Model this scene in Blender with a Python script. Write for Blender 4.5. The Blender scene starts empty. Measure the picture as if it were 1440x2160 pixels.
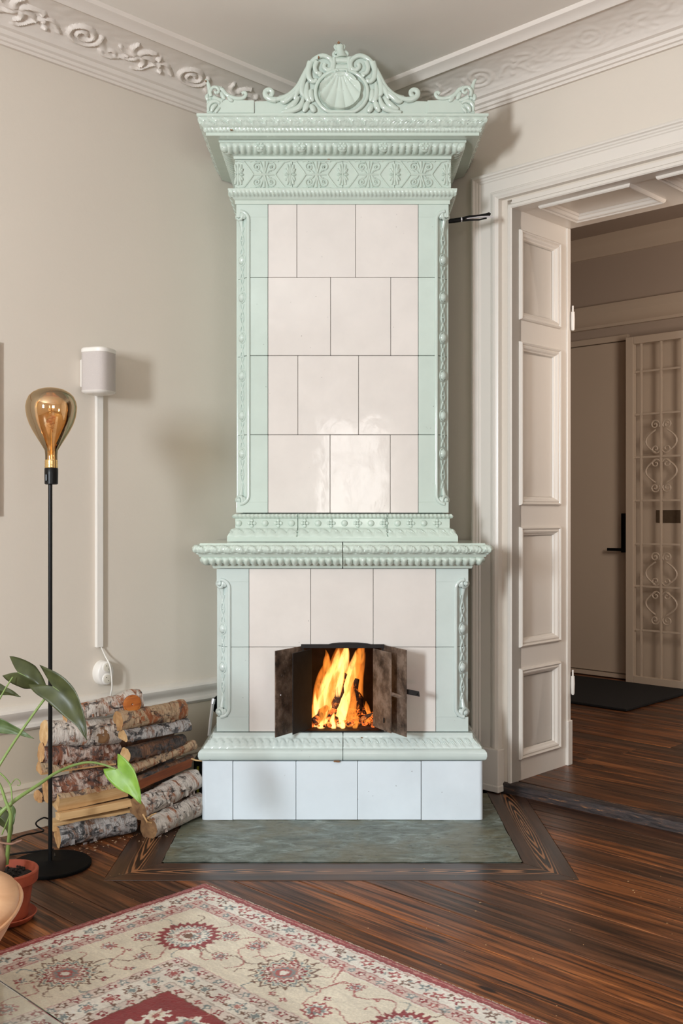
import bpy, bmesh, math, random
import numpy as np
from mathutils import Vector, Matrix, Euler, noise as mnoise

random.seed(7); np.random.seed(7)
C = bpy.context.scene.collection
sc = bpy.context.scene

# ------------------------------------------------------------------ camera
F = 2134.0; CX = 720.0; HY = 1085.0; EYE = 1.05
cam_d = bpy.data.cameras.new('camera')
cam_d.sensor_fit = 'HORIZONTAL'; cam_d.sensor_width = 36.0
cam_d.lens = F / 1440.0 * 36.0
cam_d.shift_y = (HY - 1080.0) / 1440.0
cam = bpy.data.objects.new('camera', cam_d); C.objects.link(cam)
cam.location = (0, 0, EYE); cam.rotation_euler = (math.pi/2, 0, 0)
sc.camera = cam

# ------------------------------------------------------------------ colour management, world, daylight, fill lights
sc.view_settings.view_transform = 'Standard'
sc.view_settings.look = 'None'
sc.view_settings.exposure = -0.19
sc.view_settings.gamma = 1.0
sc.view_settings.use_curve_mapping = False

w = bpy.data.worlds.new('world'); sc.world = w; w.use_nodes = True
bg = w.node_tree.nodes['Background']
bg.inputs['Color'].default_value = (0.75, 0.87, 1.0, 1); bg.inputs['Strength'].default_value = 1.0

RA = -math.atan2(2134.0, 2190.0)            # the room is turned about 45 degrees to the camera
CA, SA = math.cos(RA), math.sin(RA)
def R2W(v, u, z=0.0): return Vector((CA*v - SA*u, SA*v + CA*u, z))
VRX = 3.6
def area_light(name, v, u, z, sx, sz, power, col, size_dir='u'):
    L = bpy.data.lights.new(name, 'AREA'); L.shape = 'RECTANGLE'; L.size = sx; L.size_y = sz
    L.energy = power; L.color = col
    o = bpy.data.objects.new(name, L); C.objects.link(o)
    o.location = R2W(v, u, z)
    # default light looks -Z; turn it to look along +u of the room
    o.rotation_euler = Euler((math.pi/2, 0, RA), 'XYZ')
    return o
WIN = [(-0.95, 1.2, 0.85, 2.35), (2.48, 1.05, 0.85, 2.08)]     # centre v, width, z0, z1
area_light('daylight_window_cool', WIN[0][0]+.05, -2.30, 1.55, .42, .80, 205, (0.86, 0.94, 1.0))
area_light('daylight_window_warm', WIN[1][0], -2.42, 1.47, 1.05, 1.3, 21, (1.0, 0.92, 0.83))
L3 = area_light('side_fill_light', VRX - .02, -.9, 1.5, 1.4, 1.4, 42, (0.90, 0.95, 1.0)); L3.rotation_euler = Euler((math.pi/2, 0, RA + math.pi/2), 'XYZ')  # added unseen fill to brighten the left wall; this wall has no window
hl = area_light('hallway_fill_light', -0.9, 3.72, 1.7, 0.5, 0.9, 30.0, (1.0, 0.86, 0.74))  # added unseen fill aimed at the hallway doors, not a real lamp
hl.rotation_euler = Euler((math.pi/2, 0, RA + .55), 'XYZ')

# ------------------------------------------------------------------ pixel helpers
def X(px, Y): return (px - CX) / F * Y
def Z(py, Y): return EYE - (py - HY) / F * Y
def W(px, py, Y): return Vector((X(px, Y), Y, Z(py, Y)))
def on_u(px, py, u0):          # pixel -> (v, z) on the plane u = u0
    k = (px - CX) / F; Y = u0 / (-SA * k + CA)
    x = k * Y
    return (CA * x + SA * Y, Z(py, Y))
def on_v(px, py, v0):          # pixel -> (u, z) on the plane v = v0
    k = (px - CX) / F; Y = v0 / (CA * k + SA)
    x = k * Y
    return (-SA * x + CA * Y, Z(py, Y))

# ------------------------------------------------------------------ mesh builder
class MB:
    def __init__(s): s.v = []; s.f = []
    def add(s, vs, fs):
        n = len(s.v); s.v += [tuple(p) for p in vs]; s.f += [tuple(i + n for i in f) for f in fs]; return s
    def box(s, x0, x1, y0, y1, z0, z1):
        return s.add([(x0,y0,z0),(x1,y0,z0),(x1,y1,z0),(x0,y1,z0),(x0,y0,z1),(x1,y0,z1),(x1,y1,z1),(x0,y1,z1)],
                     [(0,3,2,1),(4,5,6,7),(0,1,5,4),(1,2,6,5),(2,3,7,6),(3,0,4,7)])
    def prism(s, poly, z0, z1):
        n = len(poly)
        vs = [(p[0],p[1],z0) for p in poly] + [(p[0],p[1],z1) for p in poly]
        fs = [tuple(range(n-1,-1,-1)), tuple(range(n, 2*n))]
        fs += [(i, (i+1)%n, n+(i+1)%n, n+i) for i in range(n)]
        return s.add(vs, fs)
    def slab_xz(s, poly, y0, y1):      # polygon given as (x, z), extruded in y
        n = len(poly)
        vs = [(p[0],y0,p[1]) for p in poly] + [(p[0],y1,p[1]) for p in poly]
        fs = [tuple(range(n)), tuple(range(2*n-1, n-1, -1))]
        fs += [(i, n+i, n+(i+1)%n, (i+1)%n) for i in range(n)]
        return s.add(vs, fs)
    def tube(s, pts, rad, n=8, cap=True, squash=None, closed=False):
        pts = [Vector(p) for p in pts]
        m = len(pts)
        if not hasattr(rad, '__len__'): rad = [rad]*m
        vs = []; prev = None
        for i, p in enumerate(pts):
            if closed: t = pts[(i+1)%m] - pts[i-1]
            else: t = pts[min(i+1,m-1)] - pts[max(i-1,0)]
            if t.length < 1e-9: t = Vector((0,0,1))
            t.normalize()
            if prev is None:
                a = Vector((0,1,0)) if abs(t.y) < .9 else Vector((1,0,0))
            else: a = prev
            a = a - t*a.dot(t)
            if a.length < 1e-6: a = t.orthogonal()
            a.normalize(); prev = a; b = t.cross(a)
            for k in range(n):
                th = 2*math.pi*k/n
                d = a*math.cos(th)*rad[i] + b*math.sin(th)*rad[i]
                if squash: d = Vector((d.x*squash[0], d.y*squash[1], d.z*squash[2]))
                vs.append(p + d)
        fs = []
        for i in range(m if closed else m-1):
            j = (i+1) % m
            for k in range(n):
                fs.append((i*n+k, i*n+(k+1)%n, j*n+(k+1)%n, j*n+k))
        if cap and not closed:
            fs.append(tuple(range(n-1,-1,-1))); fs.append(tuple((m-1)*n+k for k in range(n)))
        return s.add(vs, fs)
    def lathe(s, prof, n=32, c=(0,0,0), cap=True, sx=1, sy=1):
        vs = []; fs = []
        for (r, z) in prof:
            for k in range(n):
                th = 2*math.pi*k/n
                vs.append((c[0]+r*sx*math.cos(th), c[1]+r*sy*math.sin(th), c[2]+z))
        m = len(prof)
        for i in range(m-1):
            for k in range(n):
                fs.append((i*n+k, i*n+(k+1)%n, (i+1)*n+(k+1)%n, (i+1)*n+k))
        if cap:
            fs.append(tuple(range(n-1,-1,-1))); fs.append(tuple((m-1)*n+k for k in range(n)))
        return s.add(vs, fs)
    def ball(s, c, r, n=10, m=6):
        if not hasattr(r, '__len__'): r = (r,r,r)
        vs = []; fs = []
        for i in range(m+1):
            ph = math.pi*i/m
            for k in range(n):
                th = 2*math.pi*k/n
                vs.append((c[0]+r[0]*math.sin(ph)*math.cos(th), c[1]+r[1]*math.sin(ph)*math.sin(th), c[2]-r[2]*math.cos(ph)))
        for i in range(m):
            for k in range(n):
                fs.append((i*n+k, i*n+(k+1)%n, (i+1)*n+(k+1)%n, (i+1)*n+k))
        return s.add(vs, fs)
    def grid(s, P):                    # P[i][j] points
        ni, nj = len(P), len(P[0])
        vs = [p for row in P for p in row]
        fs = [(i*nj+j, i*nj+j+1, (i+1)*nj+j+1, (i+1)*nj+j) for i in range(ni-1) for j in range(nj-1)]
        return s.add(vs, fs)
    def build(s, name, mat, parent=None, smooth=False, org=None, bevel=0, kind=None, fixn=True):
        me = bpy.data.meshes.new(name)
        if org is None: org = ORG.get(parent.name, Vector((0,0,0))) if parent else Vector((0,0,0))
        me.from_pydata([(p[0]-org[0], p[1]-org[1], p[2]-org[2]) for p in s.v], [], s.f)
        me.validate()
        if fixn:
            bm = bmesh.new(); bm.from_mesh(me); bmesh.ops.recalc_face_normals(bm, faces=bm.faces); bm.to_mesh(me); bm.free()
        if mat: me.materials.append(mat)
        if smooth:
            for p in me.polygons: p.use_smooth = True
            if smooth != 'all': 
                try: me.set_sharp_from_angle(angle=math.radians(smooth if isinstance(smooth,(int,float)) and smooth is not True else 40))
                except Exception: pass
        o = bpy.data.objects.new(name, me); C.objects.link(o)
        if parent: o.parent = parent
        if kind: o['kind'] = kind
        if bevel:
            m = o.modifiers.new('bevel', 'BEVEL'); m.width = bevel; m.segments = 2; m.limit_method = 'ANGLE'
            m.harden_normals = False
        return o
ORG = {}
def thing(name, label, cat, loc=(0,0,0), room=False, group=None):
    """Empty at the thing's base. room=True: coordinates of its parts are room coordinates (v,u,z)."""
    o = bpy.data.objects.new(name, None); C.objects.link(o)
    o.empty_display_size = .05
    loc = Vector(loc)
    if room: o.location = R2W(*loc); o.rotation_euler = (0,0,RA)
    else: o.location = loc
    o['label'] = label; o['category'] = cat
    if group: o['group'] = group
    ORG[o.name] = loc
    return o
def tag(o, label, cat, group=None, kind=None):
    o['label'] = label; o['category'] = cat
    if group: o['group'] = group
    if kind: o['kind'] = kind
    return o
def struct(name, mb, mat, room=True, smooth=False, label=None, cat=None, bevel=0):
    o = mb.build(name, mat, smooth=smooth, bevel=bevel)
    if room: o.rotation_euler = (0,0,RA)
    o['kind'] = 'structure'; ORG[o.name] = Vector((0,0,0))
    o['label'] = label or name; o['category'] = cat or name.split('_')[0]
    return o

# ------------------------------------------------------------------ materials
class NT:
    def __init__(s, name):
        s.m = bpy.data.materials.new(name); s.m.use_nodes = True
        s.t = s.m.node_tree; s.n = s.t.nodes; s.b = s.n['Principled BSDF']; s.out = s.n['Material Output']
    def node(s, typ, **kw):
        n = s.n.new(typ)
        for k, v in kw.items(): setattr(n, k, v)
        return n
    def link(s, a, b): s.t.links.new(a, b)
    def set(s, **kw):
        for k, v in kw.items(): s.b.inputs[k.replace('_',' ')].default_value = v
    def coords(s, kind='Object', scale=(1,1,1), rnd=0.0):
        tc = s.node('ShaderNodeTexCoord'); mp = s.node('ShaderNodeMapping')
        mp.inputs['Scale'].default_value = scale
        src = tc.outputs[kind]
        if rnd:
            oi = s.node('ShaderNodeObjectInfo'); mul = s.node('ShaderNodeVectorMath', operation='SCALE')
            mul.inputs[0].default_value = (rnd, rnd*.37, rnd*.71); s.link(oi.outputs['Random'], mul.inputs['Scale'])
            ad = s.node('ShaderNodeVectorMath', operation='ADD'); s.link(src, ad.inputs[0]); s.link(mul.outputs[0], ad.inputs[1]); src = ad.outputs[0]
        s.link(src, mp.inputs['Vector']); return mp.outputs[0]
    def noise(s, co, scale=5, detail=4, rough=.5, dist=0.0):
        n = s.node('ShaderNodeTexNoise'); s.link(co, n.inputs['Vector'])
        n.inputs['Scale'].default_value = scale; n.inputs['Detail'].default_value = detail
        n.inputs['Roughness'].default_value = rough; n.inputs['Distortion'].default_value = dist
        return n.outputs['Fac']
    def ramp(s, fac, stops, interp='LINEAR'):
        r = s.node('ShaderNodeValToRGB'); s.link(fac, r.inputs[0]); cr = r.color_ramp; cr.interpolation = interp
        while len(cr.elements) < len(stops): cr.elements.new(.5)
        for e, (p, c) in zip(cr.elements, stops):
            e.position = p; e.color = c if len(c) == 4 else (*c, 1)
        return r.outputs[0]
    def mix(s, fac, a, b, mode='MIX'):
        m = s.node('ShaderNodeMix', data_type='RGBA', blend_type=mode)
        for val, idx in ((fac,0),(a,6),(b,7)):
            if hasattr(val, 'is_linked'): s.link(val, m.inputs[idx])
            else: m.inputs[idx].default_value = val if idx == 0 else ((*val,1) if len(val)==3 else val)
        return m.outputs[2]
    def bump(s, h, strength=.2, dist=.002):
        b = s.node('ShaderNodeBump'); b.inputs['Strength'].default_value = strength; b.inputs['Distance'].default_value = dist
        s.link(h, b.inputs['Height']); s.link(b.outputs[0], s.b.inputs['Normal']); return b
    def base(s, c):
        if hasattr(c, 'is_linked'): s.link(c, s.b.inputs['Base Color'])
        else: s.b.inputs['Base Color'].default_value = (*c, 1)
def srgb(r, g, b):
    f = lambda c: (c/255/12.92) if c/255 <= .04045 else ((c/255+.055)/1.055)**2.4
    return (f(r), f(g), f(b))

def paint(name, col, rough=.5, bump=.08, scale=60, var=.06, big=0.0):
    m = NT(name); co = m.coords()
    n1 = m.noise(co, 1.3, 5, .6)
    d = tuple(c*(1-var) for c in col); l = tuple(min(1, c*(1+var)) for c in col)
    m.base(m.ramp(n1, [(.3, d), (.7, l)])); m.set(Roughness=rough)
    n2 = m.noise(co, scale, 3, .6)
    m.bump(n2, bump, .002); return m.m
M_wall = paint('wall_paint', srgb(217,206,192), .75, .15, 90, .015)
M_wains = paint('wainscot_paint', srgb(200,186,166), .42, .12, 40, .02)
M_ceil = paint('ceiling_paint', srgb(242,235,226), .8, .35, 14, .03)
M_plaster = paint('plaster_white', srgb(226,216,206), .6, .2, 50, .03)
M_trim = paint('trim_gloss_paint', srgb(222,214,204), .30, .12, 25, .02)
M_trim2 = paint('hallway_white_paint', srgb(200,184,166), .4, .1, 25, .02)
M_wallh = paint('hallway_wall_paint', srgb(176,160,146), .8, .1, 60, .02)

def glaze(name, col, rough=.08, wav=.25, speck=True, crack=.0):
    m = NT(name); co = m.coords(rnd=7.0)
    n1 = m.noise(co, 6, 4, .6)
    oi = m.node('ShaderNodeObjectInfo')
    d = tuple(c*.93 for c in col); l = tuple(min(1,c*1.04) for c in col)
    c = m.ramp(n1, [(.3, d), (.7, l)])
    c = m.mix(m.ramp(oi.outputs['Random'], [(0,(0,0,0)),(1,(1,1,1))]), c, m.mix(.5, c, tuple(x*.93 for x in col)))
    if speck:
        sp = m.noise(m.coords(rnd=3.0), 75, 2, .5)
        c = m.mix(m.ramp(sp, [(.765,(0,0,0)),(.80,(1,1,1))]), c, tuple(x*.35 for x in col))
    m.base(c); m.set(Roughness=rough, IOR=1.5)
    m.b.inputs['Coat Weight'].default_value = .5; m.b.inputs['Coat Roughness'].default_value = .03
    b = m.node('ShaderNodeBump'); h = m.node('ShaderNodeMath', operation='ADD')
    m.link(m.noise(co, 9, 2, .5), h.inputs[0]); 
    h2 = m.node('ShaderNodeMath', operation='MULTIPLY'); m.link(m.noise(m.coords(scale=(1,1,.7), rnd=5.0), 55, 3, .6), h2.inputs[0]); h2.inputs[1].default_value = .16
    m.link(h2.outputs[0], h.inputs[1])
    m.link(h.outputs[0], b.inputs['Height']); b.inputs['Strength'].default_value = wav; b.inputs['Distance'].default_value = .006
    m.link(b.outputs[0], m.b.inputs['Normal']); m.link(b.outputs[0], m.b.inputs['Coat Normal'])
    return m.m
M_cream = glaze('cream_tile_glaze', srgb(226,219,212), .09, .16)
M_green = glaze('pale_green_glaze', srgb(200,214,204), .12, .12)
M_greenlo = glaze('pale_sea_green_glaze', srgb(205,217,212), .12, .10)
M_blue = glaze('pale_blue_glaze', srgb(226,236,243), .12, .12)
M_relief = glaze('pale_green_relief_glaze', srgb(201,214,202), .12, .15, True)

def plain(name, col, rough=.5, metal=0.0, bump=0, bs=40, var=.1):
    m = NT(name); co = m.coords(); n = m.noise(co, bs, 4, .6)
    m.base(m.ramp(n, [(.3, tuple(c*(1-var) for c in col)), (.7, tuple(min(1,c*(1+var)) for c in col))]))
    m.set(Roughness=rough, Metallic=metal)
    if bump: m.bump(n, bump, .002)
    return m.m
M_grout = plain('dark_grout', (.10,.085,.07), .9, 0, .3)
M_soot = plain('sooty_firebrick', (.022,.014,.010), .95, 0, .6, 20, .5)
M_black = plain('black_lacquer', (.005,.005,.005), .34); M_black.node_tree.nodes['Principled BSDF'].inputs['Specular IOR Level'].default_value = .22
M_blackm = plain('black_satin_metal', (.005,.005,.005), .6); M_blackm.node_tree.nodes['Principled BSDF'].inputs['Specular IOR Level'].default_value = .06
M_white = plain('white_plastic', srgb(232,226,218), .35, var=.01)
M_grille = plain('grey_speaker_fabric', srgb(196,186,180), .85, 0, .5, 700, .08)
M_brass = plain('brass', (.75,.52,.22), .22, 1.0, var=.05)
M_brassd = plain('dull_brass', (.16,.12,.08), .5, .6)
M_chrome = plain('chrome', (.80,.80,.84), .38, .8, var=.02)
M_yellow = plain('yellow_strip', srgb(150,150,40), .5)
M_soil = plain('dark_soil', (.018,.013,.010), .95, 0, 1, 150, .6)
M_socket = plain('socket_face', srgb(214,206,190), .4, var=.01)
M_subfloor = plain('dark_subfloor', (.008,.005,.003), .9)
M_mat = plain('black_coir_mat', (.006,.006,.007), 1.0, 0, 1, 300, .5)

def iron():
    m = NT('rusty_iron'); co = m.coords()
    n = m.noise(co, 16, 8, .7); n2 = m.noise(co, 60, 4, .7)
    c = m.ramp(n, [(.34,(.03,.020,.015)),(.48,(.13,.085,.060)),(.62,(.28,.20,.15))])
    m.base(m.mix(m.ramp(n2,[(.6,(0,0,0)),(.72,(1,1,1))]), c, (.20,.17,.15)))
    m.set(Roughness=.55, Metallic=.25); m.bump(n2, .35, .002); return m.m
M_iron = iron()
M_irond = plain('black_iron', (.010,.007,.006), .6, .4, .2, 30, .5)

def plank_mat(name, dark=1.0, gloss=.25):
    m = NT(name)
    co = m.coords(scale=(1.5, 26, 26), rnd=40.0)
    g1 = m.noise(co, 1.0, 9, .62, 1.2)
    co2 = m.coords(scale=(.5, 5, 5), rnd=90.0)
    g2 = m.noise(co2, 1.2, 5, .6, .6)
    co3 = m.coords(scale=(2.2, 90, 90), rnd=11.0)
    g3 = m.noise(co3, 1.0, 6, .7, .5)
    oi = m.node('ShaderNodeObjectInfo')
    k = dark
    lo, mid, hi, top = (.018*k,.007*k,.0035*k), (.085*k,.027*k,.009*k), (.23*k,.076*k,.023*k), (.44*k,.17*k,.052*k)
    cA = m.ramp(g1, [(.30, lo),(.45, mid),(.60, hi),(.78, top)])
    cB = m.ramp(g1, [(.28, tuple(x*.7 for x in lo)),(.48, (.048*k,.020*k,.010*k)),(.64,(.11*k,.044*k,.020*k)),(.8, hi)])
    sel = m.node('ShaderNodeMath', operation='ADD'); m.link(oi.outputs['Random'], sel.inputs[0])
    sc2 = m.node('ShaderNodeMath', operation='MULTIPLY_ADD'); m.link(g2, sc2.inputs[0]); sc2.inputs[1].default_value = 1.6; sc2.inputs[2].default_value = -.8
    m.link(sc2.outputs[0], sel.inputs[1])
    c = m.mix(m.ramp(sel.outputs[0], [(.25,(0,0,0)),(.75,(1,1,1))]), cA, cB)
    c = m.mix(m.ramp(g3, [(.38,(.9,.9,.9)),(.49,(0,0,0))]), c, (.014,.007,.004))
    kn = m.node('ShaderNodeTexVoronoi'); m.link(m.coords(scale=(2.3, 8, 8), rnd=60.0), kn.inputs['Vector']); kn.inputs['Scale'].default_value = 1.0
    c = m.mix(m.ramp(kn.outputs['Distance'], [(.045,(1,1,1)),(.085,(0,0,0))]), c, (.02,.007,.004))
    m.base(c)
    rg = m.ramp(g3, [(.3,(gloss+.15,)*3),(.7,(gloss,)*3)]); m.link(rg, m.b.inputs['Roughness'])
    m.b.inputs['Specular IOR Level'].default_value = .30
    m.bump(g1, .25, .0022); return m.m
M_plank = plank_mat('dark_pine_plank', 1.45, .26)
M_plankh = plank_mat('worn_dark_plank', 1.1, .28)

def figured(name):
    m = NT(name); co = m.coords(scale=(1,1,1), rnd=3.0)
    wv = m.node('ShaderNodeTexWave', wave_type='RINGS', rings_direction='Z'); m.link(m.coords(scale=(.55, 9.5, 1)), wv.inputs['Vector'])
    wv.inputs['Scale'].default_value = 5.0; wv.inputs['Distortion'].default_value = 5.0; wv.inputs['Detail'].default_value = 2.0; wv.inputs['Detail Scale'].default_value = 1.3
    c = m.ramp(wv.outputs['Fac'], [(.30,(.010,.006,.004)),(.55,(.06,.026,.013)),(.85,(.34,.15,.065))])
    g = m.noise(m.coords(scale=(1.2,30,30)), 1.5, 7, .6, .6)
    c2 = m.ramp(g, [(.3,(.016,.009,.006)),(.7,(.085,.036,.018))])
    edge = m.node('ShaderNodeSeparateXYZ'); m.link(m.coords(), edge.inputs[0])
    ab = m.node('ShaderNodeMath', operation='ABSOLUTE'); m.link(edge.outputs['Y'], ab.inputs[0])
    m.base(m.mix(m.ramp(ab.outputs[0], [(.012,(0,0,0)),(.030,(1,1,1))]), c, c2)); m.set(Roughness=.3); m.bump(g, .2, .002)
    return m.m
M_border = figured('figured_border_plank')

def stone():
    m = NT('green_grey_slate'); co = m.coords(scale=(1,2.2,1))
    n1 = m.noise(co, 9, 9, .72, 1.2); n2 = m.noise(m.coords(scale=(1,2.6,1)), 38, 7, .75, .8); n3 = m.noise(m.coords(), 4.0, 5, .65, .5)
    c = m.ramp(n1, [(.34, srgb(66,72,64)),(.46, srgb(98,106,94)),(.56, srgb(120,132,124)),(.66, srgb(156,166,162))])
    c = m.mix(m.ramp(n3, [(.45,(0,0,0)),(.6,(.6,.6,.6))]), c, srgb(112,104,74))
    c = m.mix(m.ramp(n2, [(.36,(1,1,1)),(.44,(0,0,0))]), c, srgb(50,54,50))
    m.base(c); m.set(Roughness=.42); m.bump(n2, .35, .003); return m.m
M_stone = stone()

def bark(name, base, dark, rust, white=.5, darkamt=.55, rustamt=.6):
    """logs lie along their own x axis; lenticels run round the log"""
    m = NT(name)
    n_big = m.noise(m.coords(scale=(11,16,16), rnd=30.0), 1.5, 8, .72, .9)
    n_fine = m.noise(m.coords(scale=(140,14,14), rnd=13.0), 1.0, 5, .7, .3)
    n_mid = m.noise(m.coords(scale=(24,10,10), rnd=17.0), 1.0, 8, .75, 1.2)
    n_pap = m.noise(m.coords(rnd=9.0), 60, 5, .7)
    c = m.ramp(n_pap, [(.3, tuple(x*.78 for x in base)), (.7, base)])
    c = m.mix(m.ramp(n_mid, [(rustamt-.04,(0,0,0)),(rustamt+.05,(1,1,1))]), c, rust)
    c = m.mix(m.ramp(n_fine, [(.33,(1,1,1)),(.40,(0,0,0))]), c, (.075,.032,.016))
    c = m.mix(m.ramp(n_big, [(darkamt,(0,0,0)),(darkamt+.07,(1,1,1))]), c, m.mix(m.ramp(n_pap,[(.4,(0,0,0)),(.62,(1,1,1))]), dark, tuple(min(1,x*2.6+.03) for x in dark)))
    m.base(c); m.set(Roughness=.72)
    ad = m.node('ShaderNodeMath', operation='ADD'); m.link(n_mid, ad.inputs[0]); m.link(n_fine, ad.inputs[1])
    m.bump(ad.outputs[0], 1.0, .008); return m.m
M_bw = bark('white_birch_bark', srgb(228,216,204), (.035,.026,.022), srgb(160,96,56), .5, .53, .56)
M_bt = bark('tan_birch_bark', srgb(196,166,132), (.05,.03,.02), srgb(150,84,44), .5, .53, .53)
M_bg = bark('grey_birch_bark', srgb(186,180,176), (.022,.020,.020), srgb(128,92,70), .5, .48, .55)
M_br = bark('red_brown_bark', srgb(140,84,58), (.03,.018,.015), srgb(206,184,170), .5, .52, .52)
M_bd = bark('dark_rough_bark', srgb(112,76,54), (.022,.016,.014), srgb(140,98,68), .5, .48, .54)
def wood(name, a, b, c):
    m = NT(name); n = m.noise(m.coords(scale=(2.5,40,40), rnd=20.0), 1.0, 7, .6, .5)
    n2 = m.noise(m.coords(rnd=5.0), 14, 4, .6)
    col = m.ramp(n, [(.3,c),(.5,a),(.7,b)])
    m.base(m.mix(m.ramp(n2,[(.5,(0,0,0)),(.75,(.6,.6,.6))]), col, c)); m.set(Roughness=.7); m.bump(n, .4, .002); return m.m
M_wp = wood('pale_split_wood', srgb(206,168,118), srgb(222,190,144), srgb(186,142,92))
M_wt = wood('tan_cut_wood', srgb(184,140,92), srgb(202,162,114), srgb(156,110,68))
M_wr = wood('red_split_wood', srgb(150,82,44), srgb(176,108,62), srgb(112,54,28))
M_wo = wood('orange_knot_wood', srgb(176,96,34), srgb(200,126,50), srgb(120,56,20))
M_we = wood('brown_cut_wood', srgb(132,98,66), srgb(156,120,80), srgb(98,68,44))
M_char = plain('charred_wood', (.035,.014,.007), .9, 0, .8, 40, .8)
def burning():
    m = NT('burning_wood'); n = m.noise(m.coords(), 45, 6, .7, .6); n2 = m.noise(m.coords(), 18, 4, .6)
    m.base(m.ramp(n2, [(.35,(.012,.006,.004)),(.6,(.10,.045,.025)),(.75,(.22,.14,.10))])); m.set(Roughness=.9); m.bump(n, .8, .004)
    m.link(m.ramp(n, [(.52,(0,0,0)),(.60,(.55,.10,.01)),(.72,(1,.42,.08))]), m.b.inputs['Emission Color']); m.b.inputs['Emission Strength'].default_value = 1.0; return m.m
M_burn = burning()

def leafmat(name, col, col2, back=None):
    m = NT(name); n = m.noise(m.coords(), 30, 3, .5)
    m.base(m.ramp(n, [(.3,col),(.7,col2)])); m.set(Roughness=.42)
    m.b.inputs['Subsurface Weight'].default_value = 0
    tr = m.node('ShaderNodeBsdfTranslucent'); tr.inputs[0].default_value = (*[min(1,c*1.6) for c in col2],1)
    mx = m.node('ShaderNodeMixShader'); mx.inputs[0].default_value = .25
    m.link(m.b.outputs[0], mx.inputs[1]); m.link(tr.outputs[0], mx.inputs[2]); m.link(mx.outputs[0], m.out.inputs['Surface'])
    return m.m
M_leafd = leafmat('dark_green_leaf', srgb(60,66,36), srgb(84,90,52))
M_leafm = leafmat('mid_green_leaf', srgb(76,96,54), srgb(104,122,74))
M_leafl = leafmat('bright_green_leaf', srgb(116,156,54), srgb(148,186,78))
M_stem = plain('green_stem', srgb(120,142,78), .45)
M_twig = plain('brown_twig', srgb(130,96,78), .8)
def terracotta():
    m = NT('terracotta'); n = m.noise(m.coords(), 18, 5, .6)
    m.base(m.ramp(n, [(.3, srgb(140,58,36)),(.7, srgb(176,84,54))])); m.set(Roughness=.7); m.bump(n,.15,.002); return m.m
M_terra = terracotta()
def leather():
    m = NT('tan_leather'); n = m.noise(m.coords(), 10, 5, .6, .5); v = m.noise(m.coords(), 260, 3, .6)
    m.base(m.ramp(n, [(.3, srgb(206,150,108)),(.7, srgb(228,182,140))])); m.set(Roughness=.38); m.bump(v, .15, .001); return m.m
M_leather = leather()

def glass(name, col=(1,1,1), rough=.0, ior=1.45):
    m = NT(name); m.base(col); m.set(Roughness=rough, IOR=ior); m.b.inputs['Transmission Weight'].default_value = 1.0; return m.m
M_tglass = glass('clear_table_glass', (.93,.97,.95))
def bulbglass():
    m = NT('amber_mirrored_glass')
    gl = m.node('ShaderNodeBsdfGlossy'); gl.inputs['Color'].default_value = (.90,.70,.46,1); gl.inputs['Roughness'].default_value = .02
    tr = m.node('ShaderNodeBsdfTransparent'); tr.inputs['Color'].default_value = (.93,.70,.42,1)
    sep = m.node('ShaderNodeSeparateXYZ'); m.link(m.coords('Generated'), sep.inputs[0])
    f = m.ramp(sep.outputs['Z'], [(.05,(.14,.14,.14)),(.35,(.34,.34,.34)),(.8,(.38,.38,.38)),(1,(.30,.30,.30))])
    lw = m.node('ShaderNodeLayerWeight'); lw.inputs['Blend'].default_value = .35
    ad = m.node('ShaderNodeMath', operation='ADD'); ad.use_clamp = True; m.link(f, ad.inputs[0]); m.link(lw.outputs['Fresnel'], ad.inputs[1])
    mx = m.node('ShaderNodeMixShader'); m.link(ad.outputs[0], mx.inputs[0]); m.link(tr.outputs[0], mx.inputs[1]); m.link(gl.outputs[0], mx.inputs[2])
    m.link(mx.outputs[0], m.out.inputs['Surface']); return m.m
M_bulb = bulbglass()

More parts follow.
